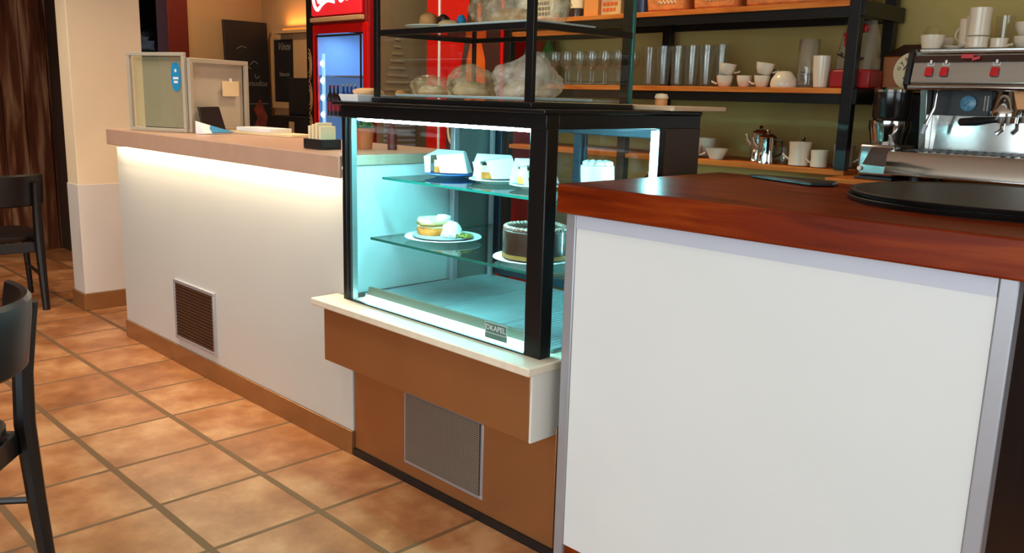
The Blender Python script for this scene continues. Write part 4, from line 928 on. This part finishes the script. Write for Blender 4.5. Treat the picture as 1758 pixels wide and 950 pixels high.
# ================================================================== CAKES IN THE CASE
def plate(c, r, label, m='plate', name='plate'):
    c = Vector(c); return solo(name, MB().lathe([(0, 0), (r*.55, 0), (r*.6, .003), (r, .013), (r*.985, .0155), (r*.62, .0065), (0, .005)], c, 48), m, label, 'plate')
SL, SU = .8172, 1.0222
p = (-1.895, .19); plate((*p, SL), .132, 'round white plate under the layered cream cake, left on the lower glass shelf')
solo('cake_board', MB().lathe([(0, 0), (.104, 0), (.104, .003), (0, .003)], (*p, SL+.0158), 44), 'blueplate' if 0 else 'tray', 'thin grey disc between the cream cake and its white plate', 'cake board')
z = SL+.019; c = (p[0]-.035, p[1]-.012)
t = thing('cream_cake', 'half eaten layered sponge cake with cream and custard on the left plate', 'cake', (*c, z))
def wavy(c, r, z0, z1, seed, amp=.05, n=44, m=5, squash=1.0):
    mb = MB(); vs = []; fs = []
    rows = [(z0, .96)]+[(z0+(z1-z0)*k/m, 1.0+.03*math.sin(PI*k/m)) for k in range(m+1)]+[(z1, .94)]
    for zz, q in rows:
        for i in range(n):
            a = 2*PI*i/n; k = 1+amp*noise.noise(Vector((math.cos(a)*2.2, math.sin(a)*2.2, zz*40+seed))); vs.append((c[0]+r*q*k*math.cos(a), c[1]+r*q*k*squash*math.sin(a), zz))
    for j in range(len(rows)-1):
        for i in range(n): fs.append((j*n+i, j*n+(i+1) % n, (j+1)*n+(i+1) % n, (j+1)*n+i))
    fs += [tuple(range(n))[::-1], tuple(range((len(rows)-1)*n, len(rows)*n))]
    mb.add(vs, fs); return mb
obj('sponge', wavy(c, .056, z, z+.024, 1, .10), 'sponge', t)
obj('custard_layer', wavy(c, .054, z+.024, z+.032, 2, .12), 'custard', t)
obj('caramel_layer', wavy(c, .057, z+.032, z+.038, 3, .12), 'biscuit', t)
obj('cream_top', wavy(c, .056, z+.038, z+.054, 4, .12), 'custard', t)
obj('meringue', MB().blob((c[0]+.035, c[1]+.010, z+.048), (.026, .026, .022), 3, .25).blob((c[0]+.072, c[1]+.016, z), (.034, .034, .050), 5, .2).blob((c[0]+.085, c[1]-.005, z), (.03, .025, .02), 8, .3), 'cream_', t)
nb = MB(); rr = random.Random(4)
for i in range(60):
    a = rr.uniform(0, 2*PI); r_ = rr.uniform(0, 1)**.5; nb.blob((c[0]+.122+.026*r_*math.cos(a), c[1]+.030+.032*r_*math.sin(a), z+rr.uniform(0, .012)*(1-r_*.6)), (.006, .005, .006), i, .3, n=7, m=5, flat=-.8)
o_ = obj('nut_topping', nb, 'nuts', t); o_['kind'] = 'stuff'
# chocolate cake
p = (-1.432, .160); plate((*p, SL), .127, 'round white plate under the whole chocolate cake, right on the lower shelf')
z = SL+.0158
t = thing('chocolate_cake', 'whole round chocolate cake with a piped chocolate border on the lower shelf', 'cake', (*p, z))
obj('biscuit_base', MB().lathe([(0, 0), (.099, 0), (.100, .012), (0, .012)], (*p, z), 48), 'biscuit', t)
obj('body', MB().lathe([(.096, .012), (.097, .016), (.097, .080), (.094, .084), (0, .084)], (*p, z), 56), 'choc', t)
obj('collar', MB().lathe([(.0985, .0125), (.0990, .0125), (.0990, .083), (.0985, .083), (.0985, .0125)], (*p, z), 56, cap=False), 'paneglass', t)
pb = MB()
for i in range(40):
    a = 2*PI*i/40; pb.blob((p[0]+.089*math.cos(a), p[1]+.089*math.sin(a), z+.0842), (.0085, .0085, .012), i % 5, .2, n=9, m=6, flat=-.6)
obj('piped_border', pb, mat('highlit_chocolate', S(152, 118, 106), .35, var=.15), t)  # pale highlights on the piped chocolate are put into its colour
obj('glaze', wavy(p, .080, z+.0842, z+.0872, 9, .05), 'choc2', t)
# paper wrapped slices on the upper shelf
def slice_on_plate(c, pr, rot, labels, blue=False, kind=0):
    c = Vector((c[0], c[1], SU))
    plate(c, pr, labels[0], 'blueplate' if blue else 'plate')
    z = SU+.0158; R_ = Matrix.Rotation(rot, 4, 'Z')
    t = thing('cake_slice', labels[1], 'cake', (c.x, c.y, z))
    M_ = Matrix.Translation((c.x, c.y, z)) @ R_
    tri = [(-.05, -.028), (.045, -.005), (-.05, .030)]
    def layer(z0, z1, sh=1.0): return MB().prism([(a*sh, b*sh, z0) for a, b in tri], (0, 0, z1-z0)).xf(M_)
    obj('sponge', layer(0, .022), 'sponge', t); obj('cream_filling', layer(.022, .030), 'cream_', t); obj('top_layer', layer(.030, .044), 'custard', t); obj('chocolate_top', layer(.044, .052), 'choc2', t)
    w_ = thing('paper_wrap', labels[2], 'wrapping paper', (c.x, c.y, z))
    wp = MB()
    def sheet(pts, d=.0012):
        pts = [M_ @ Vector(q) for q in pts]; n = (pts[1]-pts[0]).cross(pts[2]-pts[0]).normalized()*d; wp.prism(pts, n)
    # a folded sheet standing round the slice: a front wall with a cut-out side, back wall and sloping top
    sheet([(-.020, -.044, .001), (.070, -.022, .001), (.050, -.010, .070), (-.040, -.034, .060)])
    sheet([(-.072, .046, .001), (.070, .026, .001), (.050, .010, .074), (-.060, .034, .076)])
    sheet([(.071, -.022, .001), (.072, .026, .001), (.052, .010, .074), (.051, -.010, .070)])
    sheet([(-.078, -.036, .058), (.050, -.010, .071), (.050, .010, .075), (-.060, .034, .077)])
    sheet([(-.074, -.052, .001), (-.056, -.048, .001), (-.060, -.038, .058), (-.084, -.040, .056)])
    obj('paper', wp, 'paper', w_, 0, smooth=0)
slice_on_plate((-1.972, .285), .090, math.radians(28), ('blue rimmed plate at the left end of the upper glass shelf', 'cake slice wrapped in paper on the blue rimmed plate', 'white paper folded round the cake slice on the blue plate'), True)
slice_on_plate((-1.735, .28), .090, math.radians(55), ('white plate in the middle of the upper glass shelf', 'chocolate topped cake slice in paper on the middle plate', 'white paper folded round the chocolate topped slice in the middle'))
slice_on_plate((-1.535, .265), .085, math.radians(75), ('white plate behind the black post on the upper glass shelf', 'cake slice in paper behind the black post', 'white paper round the cake slice behind the black post'))
plate((-1.40, .40, SU), .10, 'white plate under the cream roll at the right of the upper glass shelf')
t = thing('cream_roll', 'pale cream covered cake at the right end of the upper glass shelf', 'cake', (-1.40, .40, SU+.0158))
obj('body', wavy((-1.40, .40), .052, SU+.0158, SU+.078, 6, .06), 'cream_', t)
cr = MB()
for i in range(9):
    a = 2*PI*i/9; cr.blob((-1.40+.034*math.cos(a), .40+.034*math.sin(a), SU+.0782), (.016, .016, .016), i, .2, n=12, m=7, flat=-.5)
obj('cream_rosette', cr, 'cream_', t)

# ================================================================== BREAD AND BAGS IN THE TIER
def bag(c, rad, seed, label, m='bag', amp=.22, peak=None):
    c = Vector(c); b_ = thing('plastic_bag', label, 'bag', c); n, k = 64, 34; vs = []; fs = []
    pk = Vector(peak).normalized() if peak else None
    for j in range(k+1):
        th = PI*j/k
        for i in range(n):
            a = 2*PI*i/n; d = Vector((math.sin(th)*math.cos(a), math.sin(th)*math.sin(a), math.cos(th)))
            q = d*1.25+Vector((seed*3.1, seed*1.7, seed*.9)); r_ = 1+amp*noise.noise(q)
            w_ = noise.noise(Vector((d.x*2.2+seed, d.y*2.2, d.z*5))); r_ += .05*(1-abs(w_)*3)+.025*noise.noise(d*6+Vector((seed, 0, 0)))
            if pk:
                e = max(0, d.dot(pk)); r_ += .16*e**8
            z = max(d.z*r_, -.45)
            vs.append(c+Vector((d.x*r_*rad[0]*.92, d.y*r_*rad[1]*.92, (z+.45)*rad[2]/1.45)))
    for j in range(k):
        for i in range(n): fs.append((j*n+i, (j+1)*n+i, (j+1)*n+(i+1) % n, j*n+(i+1) % n))
    obj('film', MB().add(vs, fs), m, b_, smooth=60)
    return b_
def loaf(c, rad, seed, label, m='bread', rot=0, name='bread_loaf', cat='bread'):
    c = Vector(c); mb = MB().blob((0, 0, 0), rad, seed, .10, 1.5, n=24, m=14, flat=-.5).xf(Matrix.Translation(c) @ Matrix.Rotation(rot, 4, 'Z'))
    return solo(name, mb, m, label, cat)
T1, T2 = 1.2945, 1.5025
def flat_tray(x0, x1, y0, y1, z, label):
    t = solo('serving_dish', MB().hexa([(x0+.006, y0+.006, z), (x1-.006, y0+.006, z), (x1-.006, y1-.006, z), (x0+.006, y1-.006, z), (x0, y0, z+.009), (x1, y0, z+.009), (x1, y1, z+.009), (x0, y1, z+.009)]), 'plate', label, 'dish', bevel=.002)
flat_tray(-1.985, -1.632, .05, .26, T1, 'flat white dish under the bagged loaves on the tier floor, left')
flat_tray(-1.62, -1.345, .03, .30, T1, 'flat white dish under the milky bag on the tier floor, right')
B1, B2 = T1+.0095, T2+.0095
loaf((-1.90, .14, B1+.001), (.052, .036, .030), 1, 'pale loaf in the flat bag at the left of the tier floor', 'bread2', .2)
bag((-1.905, .14, B1), (.080, .070, .062), 2, 'flat clear bag around the left loaf on the tier floor')
loaf((-1.725, .15, B1+.001), (.058, .040, .044), 3, 'brown loaf in the middle bag on the tier floor', 'bread2', .5)
bag((-1.722, .15, B1), (.078, .085, .095), 4, 'clear bag around the brown loaf in the middle of the tier floor')
loaf((-1.49, .16, B1+.001), (.07, .05, .05), 5, 'large loaf inside the milky bag by the black front post', 'bread2', .9)
bag((-1.49, .16, B1), (.115, .11, .120), 6, 'crumpled milky bag behind the black front post of the tier', 'bagw', amp=.3, peak=(.5, -.2, .9))
for k, (x, y_, r_) in enumerate(((-2.000, .09, .018), (-1.985, .24, .022))):
    loaf((x, y_, T1), (r_, r_*1.3, .022), 7+k, ('small pastry at the front left corner of the tier floor', 'small pastry at the rear left corner of the tier floor')[k], 'bread', 0, 'pastry', 'pastry')
plate((-1.875, .14, T2), .105, 'white plate of pastries at the left of the tier shelf')
loaf((-1.885, .11, T2+.0158), (.034, .028, .042), 11, 'round golden bun on the plate on the tier shelf', 'bread', 0, 'bun', 'bun')
loaf((-1.925, .13, T2+.0158), (.022, .016, .014), 12, 'small crust on the left rim of the pastry plate', 'bread', 0, 'pastry', 'pastry')
loaf((-1.822, .12, T2+.0158), (.022, .02, .034), 13, 'dark chocolate pastry beside the golden bun', 'choc2', 0, 'pastry', 'pastry')
loaf((-1.795, .17, T2+.0158), (.016, .016, .036), 14, 'bright blue wrapped sweet behind the chocolate pastry', 'bluef', 0, 'sweet', 'sweet')
loaf((-1.775, .10, T2+.004), (.036, .025, .026), 15, 'pale pastry at the right rim of the pastry plate', 'bread2', .3, 'pastry', 'pastry')
flat_tray(-1.74, -1.345, .03, .30, T2, 'flat white dish under the big bag on the tier shelf')
loaf((-1.56, .165, B2+.001), (.08, .045, .05), 16, 'brown loaf under the big bag on the tier shelf', 'bread', .1)
bag((-1.545, .165, B2), (.175, .12, .13), 9, 'big crumpled clear bag filling the upper shelf of the tier', amp=.3)
# small dish left of the tier and jar on the ledge
t = solo('pastry_dish', MB().hexa([(-2.150, -.045, 1.2745), (-2.055, -.045, 1.2745), (-2.055, .12, 1.2745), (-2.150, .12, 1.2745), (-2.158, -.052, 1.298), (-2.048, -.052, 1.298), (-2.048, .127, 1.298), (-2.158, .127, 1.298)]), 'plate', 'small white dish on the case top left of the glass tier', 'dish', bevel=.002)
loaf((-2.09, .02, 1.2985), (.035, .06, .022), 21, 'flat bread on the small white dish left of the tier', 'bread2')
t = thing('honey_jar', 'small jar with a paper lid on the serving ledge right of the tier', 'jar', (-1.245, .50, 1.2905))
obj('body', MB().lathe([(0, 0), (.018, 0), (.019, .016), (.016, .020), (0, .020)], (-1.245, .50, 1.2905), 20), 'bread', t)
obj('lid', MB().lathe([(.019, .0202), (.021, .024), (.017, .034), (0, .036)], (-1.245, .50, 1.2905), 18), 'card', t)

# ================================================================== CHAIRS
def chair(loc, rot, label):
    t = thing('bistro_chair', label, 'chair', (0, 0, 0)); H_ = .80; SH = .44
    # local: chair faces +x, back at x=-.20
    def stile(s):
        return MB().tube([(-.318, s*.203, 0), (-.302, s*.200, .20), (-.290, s*.197, .42), (-.296, s*.197, .56), (-.318, s*.197, .70), (-.330, s*.197, H_-.045)], [.020, .024, .027, .026, .023, .020], 10)
    for s in (-1, 1): obj('rear_leg', stile(s), 'chair', t)
    for s in (-1, 1): obj('front_leg', MB().tube([(.215, s*.200, 0), (.20, s*.185, .40)], [.015, .020], 10), 'chair', t)
    se = MB(); n = 36; rows = ((SH-.035, .96), (SH-.020, 1.0), (SH-.004, 1.0), (SH, .96)); vs = []; fs = []
    for z, q in rows:
        for i in range(n):
            a = 2*PI*i/n; c_, s_ = math.cos(a), math.sin(a); e = .55
            vs.append((.25*q*math.copysign(abs(c_)**e, c_)-.035, .215*q*math.copysign(abs(s_)**e, s_), z))
    for j in range(3):
        for i in range(n): fs.append((j*n+i, j*n+(i+1) % n, (j+1)*n+(i+1) % n, (j+1)*n+i))
    fs += [tuple(range(n))[::-1], tuple(range(3*n, 4*n))]
    obj('seat', se.add(vs, fs), 'chair', t)
    obj('apron', MB().bar((.19, -.17, SH-.07), (.19, .17, SH-.07), .02, .06).bar((-.27, -.18, SH-.07), (-.27, .18, SH-.07), .02, .06).bar((-.28, -.185, SH-.07), (.19, -.175, SH-.07), .02, .06).bar((-.28, .185, SH-.07), (.19, .175, SH-.07), .02, .06), 'chair', t, .003)
    # curved back rail: band bent around the back
    br = MB(); m = 22; vs = []; fs = []
    prof = [(.0, -.135), (.010, -.14), (.021, -.13), (.026, .0), (.024, .035), (.014, .046), (.002, .042), (-.002, .0)]
    for i in range(m+1):
        y = -.235+.47*i/m; x = -.250-.125*(1-(y/.235)**2)
        nx, ny = -1.0, 0.0
        sl = .125*2*y/.235**2; L = math.hypot(1, sl); nx, ny = -1/L, sl/L
        for d, z in prof:
            zz = H_-.045+z; lean = -(zz-.66)*.10
            vs.append((x+lean-nx*.013+nx*d, y-ny*.013+ny*d, zz))
    k = len(prof)
    for i in range(m):
        for j in range(k): fs.append((i*k+j, i*k+(j+1) % k, (i+1)*k+(j+1) % k, (i+1)*k+j))
    fs += [tuple(range(k))[::-1], tuple(range(m*k, (m+1)*k))]
    obj('back_rail', br.add(vs, fs), 'chair', t)
    obj('stretcher', MB().tube([(-.302, -.198, .20), (.208, -.19, .19)], .010, 8).tube([(-.302, .198, .20), (.208, .19, .19)], .010, 8), 'chair', t)
    t.location = loc; t.rotation_euler = (0, 0, rot)
    return t
c1 = chair((-2.115, -1.440, 0), math.radians(231), 'black wooden chair cut off at the left edge, nearest the camera')
c2 = dup(c1, (-5.45, -.30, 0), math.radians(172), 'black wooden chair standing by the plank wall beyond the pillar')
